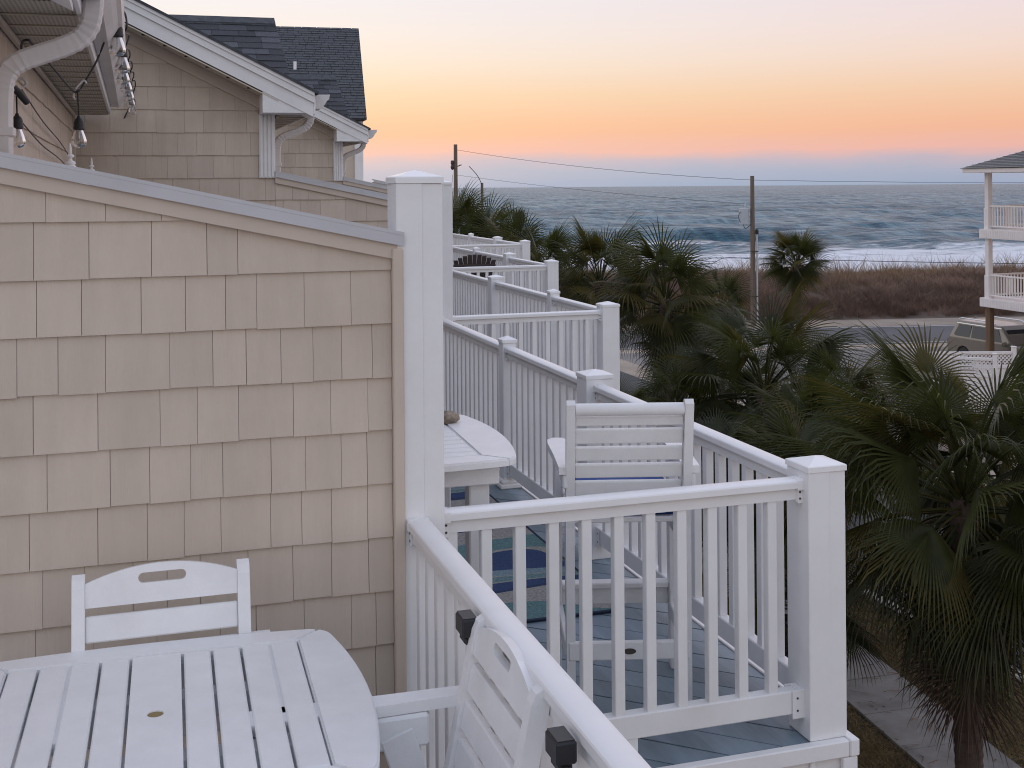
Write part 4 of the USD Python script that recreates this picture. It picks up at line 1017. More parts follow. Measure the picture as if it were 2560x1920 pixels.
# bar chair, its back to the camera
f_ = np.array([.27, .963]); rz_bar = math.atan2(f_[1], f_[0])
ctr = np.array([1.769, 4.18]) + f_ * .30
t = thing('bar_chair', 'tall white ladder back bar chair with its back to the camera by the corner post', 'chair', (ctr[0], ctr[1], 0), rz_bar)
M_ = 'plastic_lumber'
bx = lambda z: -.195 - max(0, z - .72) * .21
for s in (-1, 1):
    part(t, 'back_post', MB().prism([(-.235, 0), (-.165, 0), (-.165, .70), (bx(1.19) + .02, 1.19), (bx(1.2) + .012, 1.212), (bx(1.2) - .012, 1.216), (bx(1.2) - .026, 1.20), (bx(1.1) - .03, 1.10), (-.235, .72)], (0, s * .222 - .0165, 0), (1, 0, 0), (0, 0, 1), (0, .033, 0)), M_)
    part(t, 'front_leg', beam((.24, s * .245, 0), (.22, s * .235, .95), .034, .07, (1, 0, 0)), M_)
    part(t, 'arm', MB().prism([(-.27, -.03), (-.05, -.036), (.16, -.046), (.23, -.044), (.265, -.02), (.265, .02), (.23, .036), (.16, .038), (-.05, .032), (-.27, .03)] if s < 0 else [(-.27, .03), (-.27, -.03), (-.05, -.032), (.16, -.038), (.23, -.036), (.265, -.02), (.265, .02), (.23, .044), (.16, .046), (-.05, .036)], (0, s * .236, .930), (1, 0, 0), (0, 1, 0), (0, 0, .028)), M_)
    part(t, 'arm_brace', MB().box(-.27, .24, s * .232, s * .252, .875, .929, c=.006), M_)
    part(t, 'side_rail', MB().box(-.2, .24, s * .20, s * .215, .64, .72, c=.004), M_)
    part(t, 'side_stretcher', MB().box(-.2, .23, s * .222, s * .245, .22, .28, c=.004), M_)
Vb = np.array([-.21, 0, 1.]); Vb /= np.linalg.norm(Vb)
for (z0, z1) in ((1.116, 1.150), (1.046, 1.102), (.979, 1.032), (.911, .965), (.840, .897), (.775, .826)):
    part(t, 'back_slat', MB().box(-.204, .204, 0, 1.02 * (z1 - z0), -.010, .010, c=.004, R=np.stack([[0, 1, 0], Vb, np.cross([0, 1, 0], Vb)], 1), t=(bx(z0), 0, z0)), M_)
part(t, 'top_bar', MB().tube([(bx(1.178) - .004, y, 1.178) for y in (-.204, .204)], .024, 16), M_, smooth=40)
for k in range(6): part(t, 'seat_slat', MB().box(-.18 + k * .072, -.18 + k * .072 + .064, -.22, .22, .721, .742, c=.004), M_)
part(t, 'footrest', MB().box(.215, .275, -.225, .225, .335, .358, c=.004).box(.245, .268, -.225, .225, .262, .334, c=.003), M_)
rs = part(t, 'rear_stretcher', MB().box(-.240, -.215, -.232, .232, .215, .285, c=.005), M_)
part(rs, 'oval_plate', MB().prism(Polygon([(.024 * math.cos(a), .011 * math.sin(a)) for a in np.linspace(0, 2 * PI, 20)[:-1]]), (-.2405, 0, .25), (0, 1, 0), (0, 0, 1), (-.002, 0, 0)), 'screw')
single('seat_cushion', MB().box(-.17, .24, -.205, .205, .744, .815, c=.02, R=rotz(rz_bar), t=(ctr[0], ctr[1], 0)), 'blue_cloth', 'blue seat cushion on the tall white bar chair', 'cushion')

# rug
t = thing('outdoor_rug', 'navy and teal wave patterned rug on the neighbouring deck', 'rug', (0.55, 5.30, .002))
part(t, 'pile', MB().box(.012, 1.643, .012, 3.2, 0, .008), 'rug_weave')
part(t, 'binding', MB().box(0, 1.655, -.006, .014, 0, .011, c=.003).box(1.641, 1.657, .0145, 3.2, 0, .011, c=.003).box(-.004, .0115, .0145, 3.2, 0, .011, c=.003), 'rug_edge')

# brown fan-back chair on the third deck
t = thing('fan_back_chair', 'dark brown fan back garden chair showing above a far railing', 'chair', (4.66, 16.75, 0), math.radians(80))
for k in range(9):
    a = math.radians(-26 + k * 6.5); y0 = math.sin(a) * .30; y1 = math.sin(a) * .62; zt = .82 + .23 * math.cos(a * 1.9)
    part(t, 'back_slat', MB().add([(-.10, y0 - .026, .36), (-.10, y0 + .026, .36), (-.30, y1 + .031, zt), (-.30, y1 - .031, zt), (-.118, y0 - .026, .355), (-.118, y0 + .026, .355), (-.318, y1 + .031, zt - .005), (-.318, y1 - .031, zt - .005)], FB), 'brown_plastic')
part(t, 'back_brace', MB().box(-.30, -.275, -.30, .30, .86, .91, c=.004).box(-.2, -.175, -.27, .27, .55, .60, c=.004), 'brown_plastic')
for s in (-1, 1):
    part(t, 'arm', MB().box(-.28, .42, s * .29, s * .40, .55, .572, c=.006), 'brown_plastic')
    part(t, 'front_leg', MB().box(.30, .38, s * .30, s * .33, 0, .55, c=.004), 'brown_plastic')
    part(t, 'rear_leg', beam((.36, s * .27, .37), (-.45, s * .27, .03), .025, .12), 'brown_plastic')
for k in range(6): part(t, 'seat_slat', MB().box(-.1 + k * .085, -.022 + k * .085, -.27, .27, .30 + k * .015, .32 + k * .015, c=.004), 'brown_plastic')

# ================================================================== PALMS
def frond(r, n_seg, R, pet, elev, az, droop, stiff, wseg, base, vfold, young=False, bend=.5, foldk=.62):
    """one fan leaf (petiole and segments) as a mesh; base: attachment point"""
    m = MB(); ca, sa = math.cos(az), math.sin(az); out = np.array([ca, sa, 0.]); side = np.array([-sa, ca, 0.]); z = np.array([0, 0, 1.])
    pts = []; p = np.array(base, float); e = elev
    for k in range(6):
        pts.append(p.copy()); dv = out * math.cos(e) + z * math.sin(e); p = p + dv * pet / 5; e -= droop * .10
    d0 = out * math.cos(e) + z * math.sin(e); nrm = -out * math.sin(e) + z * math.cos(e)
    m.tube(pts, np.linspace(.020, .009, 6) * (R / .9), 4, cap=False)
    hub = pts[-1]; roll = r.uniform(-.8, .8)
    sd = side * math.cos(roll) + nrm * math.sin(roll); nr = nrm * math.cos(roll) - side * math.sin(roll)
    span = math.radians(r.uniform(104, 132)) if not young else math.radians(r.uniform(22, 60))
    for k in range(n_seg):
        u = -1 + 2 * (k + .5) / n_seg; a = u * span
        L = R * (1 - .38 * abs(u) ** 2.2) * r.uniform(.9, 1.06)
        dd = d0 * math.cos(a) + sd * math.sin(a)
        fold = nr * (-foldk * abs(math.sin(a * .55)))      # leaf folds down along its rib
        dd = dd + fold; dd /= np.linalg.norm(dd)
        ws = np.cross(dd, nr); ws /= np.linalg.norm(ws)
        start = hub + d0 * .16 * R * max(0, math.cos(a)) * .8
        q = start.copy(); dcur = dd.copy(); rows = []; nS = 5
        fr = (.0, .28, .30, .22, .20); wd = (.30, 1.0, .92, .55, .05)
        dr = bend * r.uniform(.4, 1.7) * (1.15 - .45 * abs(u))
        for sgm in range(nS):
            q = q + dcur * L * fr[sgm]
            w = wseg * wd[sgm]
            rows.append((q.copy(), w))
            if sgm >= 2: dcur = dcur + np.array([0, 0, -1.]) * dr * (.45 if sgm == 2 else 1.1); dcur /= np.linalg.norm(dcur)
        V_, F_ = [], []
        for (c, w) in rows:
            if vfold: V_ += [c - ws * w + nr * w * .45, c, c + ws * w + nr * w * .45]
            else: V_ += [c - ws * w, c + ws * w]
        st = 3 if vfold else 2
        for j_ in range(nS - 1):
            b0 = j_ * st
            for c_ in range(st - 1): F_.append([b0 + c_, b0 + c_ + 1, b0 + st + c_ + 1, b0 + st + c_])
        m.add(V_, F_)
    return m


def palm(loc, rz, label, seed, h_trunk, n_fr, R, n_seg, vfold=False, tr=.16, dead=8, boots=0, low=False, group='palms along the row', wseg=.021, tmin=-55, ex=1.3, pf=1.0, bs=1.0, fold=.85, yg=2):
    """loc: foot of the trunk"""
    r = random.Random(seed); t = thing('palm_tree', label, 'palm tree', loc, rz, group)
    n = 14; zs = np.linspace(0, h_trunk, n); lean = r.uniform(-.05, .05), r.uniform(-.05, .05)
    pts = [(lean[0] * math.sin(z / h_trunk * 1.5) * h_trunk * .3, lean[1] * math.sin(z / h_trunk * 1.5) * h_trunk * .3, z) for z in zs]
    rad = [tr * (1.25 - .3 * min(1, z / .6) + .05 * r.uniform(-1, 1)) for z in zs]
    m = MB().tube(np.array([np.interp(np.linspace(0, 1, 60), np.linspace(0, 1, n), [p[k] for p in pts]) for k in range(3)]).T, np.interp(np.linspace(0, 1, 60), np.linspace(0, 1, n), rad) * (1 + .035 * np.array([(-1) ** k for k in range(60)])), 14)
    part(t, 'trunk', m, 'palm_trunk', smooth=60)
    top = np.array(pts[-1]); ga = 2.39996
    for k in range(boots):
        a = k * ga; zz_ = h_trunk - .05 - .035 * k; rr2 = tr * .95
        part(t, 'leaf_boot', beam((rr2 * math.cos(a), rr2 * math.sin(a), zz_ - .12), ((rr2 + .10) * math.cos(a), (rr2 + .10) * math.sin(a), zz_ + .14), .07, .02, (math.cos(a), math.sin(a), 0)), 'palm_boot')
    for k in range(n_fr):
        u = (k + .5) / n_fr
        el = math.radians(86 - (86 - tmin) * u ** ex + r.uniform(-10, 10)); az = k * ga + r.uniform(-.3, .3)
        pet = pf * R * r.uniform(.6, 1.15) * (.42 + .45 * math.sin(PI * min(1, .2 + u)))
        base = top + np.array([.07 * math.cos(az), .07 * math.sin(az), .12 - .5 * u])
        mm = frond(r, n_seg, R * r.uniform(.72, 1.12), pet, el, az, .9 * r.uniform(.6, 1.3), 1, wseg, base, vfold, young=k < yg, bend=bs * (.18 + .80 * u), foldk=fold)
        part(t, 'frond', mm, 'palm_leaf_tip' if r.random() < .30 else 'palm_leaf')
    for k in range(dead):
        az = k * ga * 1.3 + 1; el = math.radians(r.uniform(-84, -62))
        base = top + np.array([.12 * math.cos(az), .12 * math.sin(az), -.35 - .05 * k])
        part(t, 'dead_frond', frond(r, max(18, n_seg // 2), R * r.uniform(.7, .95), R * r.uniform(.5, .8), el, az, .4, 1, wseg * .7, base, False, bend=.5), 'palm_dead', label='dry brown hanging leaf')
    return t


PG = 'row of palms along the pavement'
p0 = palm((9.15, 11.70, G), .3, 'nearest palm with a dense dark crown and hanging brown leaves, at the right edge', 21, 3.68, 84, 1.2, 50, True, tr=.165, dead=20, wseg=.0135, tmin=-70, group=None, ex=1.0, pf=1.3)
pa = palm((10.6, 19.1, G), .0, 'palm with the lowest broad crown, directly left of the nearest palm', 22, 3.68, 60, 1.0, 42, True, tr=.16, dead=9, group=None, wseg=.0135, ex=1.05, pf=1.25)
pb = palm((11.35, 24.6, G), 1.0, 'palm left of the dune palm, its crown above the far corner post', 23, 4.75, 50, 1.05, 36, False, tr=.15, dead=7, group=None, wseg=.0145)
pc = palm((11.4, 28.7, G), 2.0, 'spiky palm between the far corner post and the surf', 24, 4.85, 46, 1.05, 34, False, tr=.15, dead=6, group=None, wseg=.0145)
dup(pb, (10.95, 31.6, G), 2.2, 'palm behind the far white railing, third from the left end of the clump', scale=.98)
dup(pc, (11.0, 34.6, G), .7, 'palm over the farthest railing, second from the left end of the clump', scale=1.02)
dup(pb, (10.8, 37.6, G), 4.1, 'palm just right of the left utility pole, its crown touching the sea', scale=1.09)
dup(pc, (10.2, 39.2, G), 3.3, 'leftmost palm, at the foot of the left utility pole', scale=1.13)
dup(pc, (16.75, 32.5, G), 1.1, 'low palm fan left of the dune utility pole', scale=.74)
dup(pb, (8.6, 15.9, G), 5.2, 'low palm crown half hidden behind the corner post of the nearest deck', scale=.58)
dup(pa, (9.3, 22.5, G), 3.0, 'dark low palm crown below the broad crown, behind the chair', scale=.66)
dup(pb, (8.9, 26.5, G), 2.9, 'low palm crown behind the second deck corner post', scale=.72)
dup(pa, (12.2, 15.4, G), 2.2, 'palm behind the nearest palm, its stiff leaves against the white fence', scale=.80)
dup(pb, (10.0, 16.4, G), 1.7, 'low palm between the nearest palm and the broad crowned one', scale=.70)
dup(pb, (9.6, 20.5, G), 4.6, 'low palm in front of the street, left of the broad crown', scale=.66)
dup(pb, (8.3, 16.3, G), 2.6, 'low palm crown just above the chair back', scale=.62)
dup(pa, (7.9, 13.3, G), 1.2, 'shadowy low palm behind the rail beside the chair', scale=.56)
dup(pb, (11.2, 17.6, G), 5.1, 'low palm behind the nearest palm, left of the white fence', scale=.74)
dup(pb, (8.9, 14.9, G), .4, 'low dark palm left of the nearest palm', scale=.66)
dup(pb, (11.6, 21.4, G), 3.9, 'dark low palm fans between the two broad crowns', scale=.62)
dup(pa, (10.2, 28.2, G), 4.4, 'low dark palm right of the second deck corner post', scale=.60)
dup(pb, (12.8, 27.2, G), 5.5, 'low palm crown under the crown left of the dune palm', scale=.70)
palm((33.0, 55.66, G), .6, 'lone round crowned palm in front of the dune, right of the utility pole', 31, 3.12, 54, 1.22, 34, False, tr=.24, dead=2, boots=22, group=None, wseg=.022, tmin=-22, ex=.9, pf=1.15, bs=.4, fold=.5, yg=0)

# ================================================================== DUNE PLANTS AND LAWN (uncountable)
def tuft(seed, n, h, w, spread, curl, twig=False):
    r = np.random.default_rng(seed); m = MB()
    for k in range(n):
        a = r.uniform(0, 2 * PI); rad = spread * math.sqrt(r.uniform()); b = np.array([rad * math.cos(a), rad * math.sin(a), -.05]); H = h * r.uniform(.5, 1.15); d = r.normal(0, .35, 2) * (1.6 if twig else 1)
        ww = w * r.uniform(.7, 1.2); an = r.uniform(0, PI); wv = np.array([math.cos(an), math.sin(an), 0]) * ww; c = curl * r.uniform(.4, 1.4)
        P_ = [b, b + [d[0] * H * .4, d[1] * H * .4, H * .55], b + [d[0] * H * (1 + c), d[1] * H * (1 + c), H * (1 - .3 * c)]]
        m.add([P_[0] - wv, P_[0] + wv, P_[1] - wv * .8, P_[1] + wv * .8, P_[2] - wv * .15, P_[2] + wv * .15], [[0, 1, 3, 2], [2, 3, 5, 4]])
        if twig:
            for q in range(2):
                s_ = b + (P_[1] - b) * r.uniform(.5, 1.2); e_ = s_ + r.normal(0, .28, 3) * [1, 1, .7] * h + [0, 0, .1 * h]
                m.add([s_ - wv * .6, s_ + wv * .6, e_ - wv * .15, e_ + wv * .15], [[0, 1, 3, 2]])
    return m.get()


g = np.random.default_rng(11)
protos = [(*tuft(40 + k, 70, 1.25, .012, .65, .25, True), 'dune_twig') for k in range(4)] + [(*tuft(50 + k, 90, 1.0, .011, .5, .7), 'dune_grass') for k in range(3)]
N = 9500; s_ = g.uniform(-45, 95, N); t_ = 62.8 + 18 * g.beta(.9, 1.3, N)
pz = dune_z(s_, t_); pos = np.stack([SN[1] * s_ + SN[0] * t_, -SN[0] * s_ + SN[1] * t_, pz], 1)
pn = np.sin(s_ * .31 + 2 * np.sin(t_ * .23)) + g.normal(0, .7, N) + (t_ - 70) * .10
which = np.where(pn > .45, 4 + g.integers(0, 3, N), g.integers(0, 4, N))
scl = g.uniform(.55, 1.0, N) * np.clip((t_ - 61.2) / 3.2, .45, 1) * (.95 + .30 * np.sin(s_ * .17) * np.sin(s_ * .071 + 1))
instancer('dune_scrub', protos, pos, g.uniform(0, 2 * PI, N), scl, which, 'dry brown scrub and grass covering the dune', 'dune scrub')
protos = [(*tuft(60 + k, 14, 1.0, .009, .5, .12), 'dune_grass') for k in range(3)]
N = 900; s_ = g.uniform(-40, 95, N); t_ = g.uniform(72, 88, N); pz = dune_z(s_, t_)
pos = np.stack([SN[1] * s_ + SN[0] * t_, -SN[0] * s_ + SN[1] * t_, pz], 1)
instancer('sea_oats', protos, pos, g.uniform(0, 2 * PI, N), g.uniform(1.1, 2.0, N), g.integers(0, 3, N), 'thin tall beach grass stalks standing against the surf', 'beach grass')
protos = [(*tuft(70 + k, 46, .11, .0055, .20, .8), 'lawn_blade') for k in range(3)]
N = 14000; x_ = g.uniform(6.5, 12.15, N); y_ = g.uniform(8.5, 23, N); wl = 9.34 + .102 * (y_ - 12.875); keep = (x_ < wl - .02) | (x_ > wl + 1.2); x_, y_ = x_[keep], y_[keep]; N = len(x_)
instancer('lawn_grass', protos, np.stack([x_, y_, np.full(N, G)], 1), g.uniform(0, 2 * PI, N), g.uniform(.7, 1.3, N), g.integers(0, 3, N), 'brown winter grass on both sides of the pavement', 'grass')

lf = [(np.array([[-.03, -.008, 0], [.03, -.006, .006], [.05, .004, .014], [-.02, .012, .004]]), np.array([[0, 1, 2], [0, 2, 3]]), 'palm_dead'), (np.array([[-.09, -.006, .002], [.08, -.004, .01], [.12, .002, .02], [-.08, .008, .004]]), np.array([[0, 1, 2], [0, 2, 3]]), 'palm_boot')]
N = 420
instancer('fallen_leaves', lf, np.stack([g.uniform(7.5, 12.3, N), g.uniform(9, 20, N), np.full(N, G + .05)], 1), g.uniform(0, 6.28, N), g.uniform(.5, 1.4, N), g.integers(0, 2, N), 'scattered dry leaf bits on pavement and lawn', 'leaf litter')
wd = MB(); wr = random.Random(4)
for k in range(26):
    a = wr.uniform(0, 6.28); h = wr.uniform(.03, .13); dx, dy = .03 * math.cos(a), .03 * math.sin(a)
    wd.add([(-.004, 0, 0), (.004, 0, 0), (dx + .003, dy, h), (dx - .003, dy, h)], [[0, 1, 2, 3]])
single('weed', wd, 'leaf_low', 'small pale weed clinging to the white deck skirt at the corner', 'weed', loc=(2.40, 3.802, -.21))

# ================================================================== POLES AND WIRES
def pole(loc, h, r, label):
    t = thing('utility_pole', label, 'utility pole', loc)
    part(t, 'pole_shaft', MB().tube([(0, 0, 0), (0, 0, h * .5), (0, 0, h)], [r * 1.1, r, r * .82], 14), 'pole_wood', smooth=50)
    return t


PL = (20.43, 77.43, G + .6); PR = (30.36, 55.45, G)
t = pole(PL, 4.77 - G - .6, .145, 'tall utility pole at the left end of the palms')
hL = 4.77 - G - .6
part(t, 'insulator', MB().lathe([(0, .5), (.10, .48), (.12, .3), (.08, .2), (.13, .05), (.09, -.1), (0, -.15)], (-.22, 0, hL - 1.55), 10), 'brown_plastic')
part(t, 'insulator', MB().lathe([(0, .2), (.08, .18), (.10, .0), (.06, -.1), (0, -.12)], (-.36, 0, hL - 3.0), 10), 'brown_plastic')
part(t, 'bracket_arm', beam((0, 0, hL - 1.5), (.38, -.1, hL - 1.35), .05, .07), 'pole_wood')
part(t, 'guy_wire', MB().tube([(-.2, 0, hL - 2.0), (-1.0, -2, hL - 5.5)], .012, 4), 'cable')
t = pole(PR, 2.41 - G, .125, 'utility pole with a grey transformer drum in front of the surf')
hR = 2.41 - G
part(t, 'conduit', MB().tube([(.19, -.10, 0), (.19, -.10, hR - 2.95)], .045, 8), 'conduit')
part(t, 'weatherhead', MB().lathe([(0, .2), (.09, .12), (.10, -.05), (.05, -.1)], (.19, -.10, hR - 2.9), 8), 'cable')
tr_ = part(t, 'transformer', MB().lathe([(0, .42), (.22, .415), (.25, .39), (.25, -.36), (.23, -.4), (0, -.4)], (-.42, .11, .33 - G + .0), 20), 'transformer_grey', smooth=35)
part(tr_, 'bushing', MB().lathe([(0, .24), (.03, .23), (.045, .12), (.03, .08), (.045, .03), (.04, 0)], (-.34, .11, .33 - G + .42), 8), 'transformer_grey')
part(tr_, 'hanger', MB().box(-.2, -.08, .02, .16, .33 - G + .2, .33 - G + .30).box(-.2, -.08, .02, .16, .33 - G - .3, .33 - G - .2), 'transformer_grey')
part(tr_, 'lead', MB().tube(curve([(-.60, .05, .33 - G + .3), (-.75, .05, .33 - G + .1), (-.72, .05, .33 - G - .2), (-.6, .05, .33 - G - .35)]), .018, 5), 'cable').GetPath()
part(tr_, 'lead', MB().tube(curve([(-.5, .05, .33 - G - .4), (-.4, .05, .33 - G - .6), (-.2, .0, .33 - G - .5), (-.08, 0, .33 - G - .35)]), .018, 5), 'cable')
for z in (1.0, 3.3): part(t, 'strap', MB().box(-.14, .25, -.15, .0, hR - 2.9 - z, hR - 2.85 - z), 'screw')


def wire(p0, p1, sag, label, r=.014, n=24, extra=None):
    p0, p1 = np.array(p0, float), np.array(p1, float); u = np.linspace(0, 1, n)[:, None]
    pts = p0 + (p1 - p0) * u - np.array([0, 0, sag]) * 4 * u * (1 - u)
    m = MB().tube(pts, r, 5, cap=False)
    if extra is not None: m.tube(extra, r * .8, 5, cap=False)
    return single('overhead_wire', m, 'cable', label, 'wire')


FAR = PR[0] + 38, PR[1] - 7
wire((PL[0], PL[1], 4.42), (PR[0], PR[1], 2.20), .25, 'upper overhead wire between the two utility poles', r=.011)
wire((PL[0], PL[1], 2.75), (PR[0], PR[1], .95), .15, 'lower thin wire from the left pole down to the transformer', r=.009)
wire((PR[0], PR[1], 2.20), (FAR[0], FAR[1], 2.28), .28, 'upper overhead wire running right of the transformer pole', r=.010)
jx = curve([(PR[0] - 3.2, PR[1] + 2.0, -1.78), (PR[0] - 2.6, PR[1] + 1.6, -2.12), (PR[0] - 1.8, PR[1] + 1.1, -2.10), (PR[0] - 1.2, PR[1] + .7, -1.80), (PR[0] - .2, PR[1], -1.84)])
wire((PR[0] - 22, PR[1] + 15, -1.55), (PR[0], PR[1], -1.80), .15, 'lower cable with a drooping loop left of the transformer pole', r=.017, extra=jx)
wire((PR[0], PR[1], -1.80), (FAR[0], FAR[1], -2.55), .25, 'lower cable running right of the transformer pole', r=.017)
t = thing('short_post', 'short weathered stub pole right of the left utility pole', 'post', (22.0, 76.6, G + .6))
part(t, 'stub', MB().tube([(0, 0, 0), (0, 0, 6.9)], .085, 10), 'pole_wood', smooth=50)
part(t, 'strap', MB().tube(curve([(0, -.05, 6.75), (-.35, -.1, 7.4), (-.9, -.1, 8.0)]), .025, 5), 'cable')

# ================================================================== NEIGHBOURING HOUSE, CARS, FENCES
HX, HY = 31.1, 38.43                                    # far corner post of its porch
t = thing('beach_house', 'pale yellow beach house with white porches, cut by the right edge', 'house', (HX, HY, 0))
WT = 'white_house_trim'
part(t, 'porch_post', MB().box(-.10, .10, -.10, .10, .20, 2.36, c=.01).box(-.125, .125, -.125, .125, .20, 1.02, c=.01), WT)
part(t, 'porch_post', MB().box(-.10, .10, -.10, .10, -2.42, -.14, c=.01).box(-.125, .125, -.125, .125, -2.42, -1.55, c=.01), WT)
part(t, 'porch_post', MB().box(-.10, .10, -3.55, -3.35, .20, 2.36, c=.01), WT)
part(t, 'porch_post', MB().box(-.10, .10, -3.55, -3.35, G, -.14, c=.01), WT)
part(t, 'piling', MB().box(-.12, .12, -.14, .10, G, -2.75, c=.02), 'piling_wood')
for z, zb in ((.20, -.14), (-2.42, -2.74)):
    fl = part(t, 'porch_floor', MB().box(-.2, 8, -3.6, .2, z - .05, z), WT)
    fa = part(t, 'porch_fascia', MB().box(-.24, -.21, -3.6, .25, zb, z + .02, c=.006).box(-.21, 8, .2, .23, zb, z + .02), WT)
    m = MB()
    for k in range(38): m.box(-.25, -.2405, -3.58 + k * .1, -3.525 + k * .1, zb + .03, z - .02)
    part(fa, 'groove_boards', m, WT)
    part(t, 'porch_rail', MB().box(-.05, .02, -3.36, -.1, z + .86, z + .92, c=.008), WT)
    part(t, 'porch_rail', MB().box(-.04, .01, -3.36, -.1, z + .09, z + .15, c=.008), WT)
    for k in range(21): part(t, 'porch_baluster', MB().box(-.033, .003, -3.28 + k * .151, -3.243 + k * .151, z + .148, z + .862), WT)
    part(t, 'porch_rail', MB().box(.12, 8, .10, .16, z + .86, z + .92, c=.008).box(.12, 8, .10, .15, z + .09, z + .15, c=.008), WT)
    for k in range(26): part(t, 'porch_baluster', MB().box(.2 + k * .151, .237 + k * .151, .11, .147, z + .148, z + .862), WT)
sd = part(t, 'house_wall', MB().box(.02, 9, -16, -3.56, -2.5, 2.36), 'yellow_siding')
for k in range(37): part(sd, 'lap_board', MB().add([(.0, -16, -2.4 + k * .128), (.0, -3.555, -2.4 + k * .128), (.018, -3.555, -2.275 + k * .128), (.018, -16, -2.275 + k * .128), (.019, -16, -2.4 + k * .128), (.019, -3.555, -2.4 + k * .128)], [[0, 3, 2, 1], [0, 1, 5, 4]]), 'yellow_siding')
part(t, 'corner_trim', MB().box(-.03, .06, -3.70, -3.56, -2.5, 2.36, c=.006), WT)
wf = part(t, 'window', MB().box(-.03, .03, -5.3, -3.95, .85, 2.25).box(-.045, .0, -5.35, -3.9, .78, .85), WT)
part(wf, 'pane', MB().box(-.034, -.031, -5.22, -4.03, .93, 2.17), 'window_dark')
part(t, 'back_wall', MB().box(.1, 9, -3.56, -3.5, -2.5, 2.36), 'yellow_siding')
E0 = .62
part(t, 'eave', MB().box(-E0, 10, -17, E0 + .1, 2.36, 2.52, c=.01), WT)
m = MB(); z0 = 2.53; ex, ey, pk = -E0 - .06, E0 + .16, 4.9
apx = [(6.2, -5.2, 2.53 + 2.75), (6.2, -12, 2.53 + 2.75)]
m.add([(ex, ey, z0), (12.6, ey, z0), (12.6, -17, z0), (ex, -17, z0), (6.2, ey - 6.8, z0 + 2.7), (6.2, -10.5, z0 + 2.7)], [[0, 3, 5, 4], [1, 4, 5, 2], [0, 4, 1, 1], [3, 2, 5, 5]])
rf = part(t, 'roof', m, 'roof_grey')
m = MB(); sl_ = 2.7 / 6.85
for k in range(44):
    x0 = ex + k * .155; zz_ = z0 + (x0 - ex) * sl_ + .012; yy_ = ey - (x0 - ex)
    m.box(x0, x0 + .15, -17, yy_, zz_, zz_ + .012)
part(rf, 'shingle_courses', m, 'roof_grey', kind='stuff')

# stair rail in front of the house
t = thing('stair_railing', 'white stair railing with slanted handrail at the right edge', 'railing', (HX - .3, HY - 4.2, 0))
part(t, 'newel', MB().box(-.09, .09, -.09, .09, G, -3.05, c=.01), WT)
part(t, 'handrail', beam((0, .1, -3.25), (0, 2.6, -4.55), .07, .07), WT)
part(t, 'lower_rail', beam((0, .1, -4.1), (0, 2.6, -5.25), .06, .05), WT)
for k in range(16): part(t, 'baluster', MB().box(-.018, .018, .2 + k * .15, .237 + k * .15, -4.1 - (k * .15 + .1) * .46, -3.27 - (k * .15 + .1) * .52), WT)


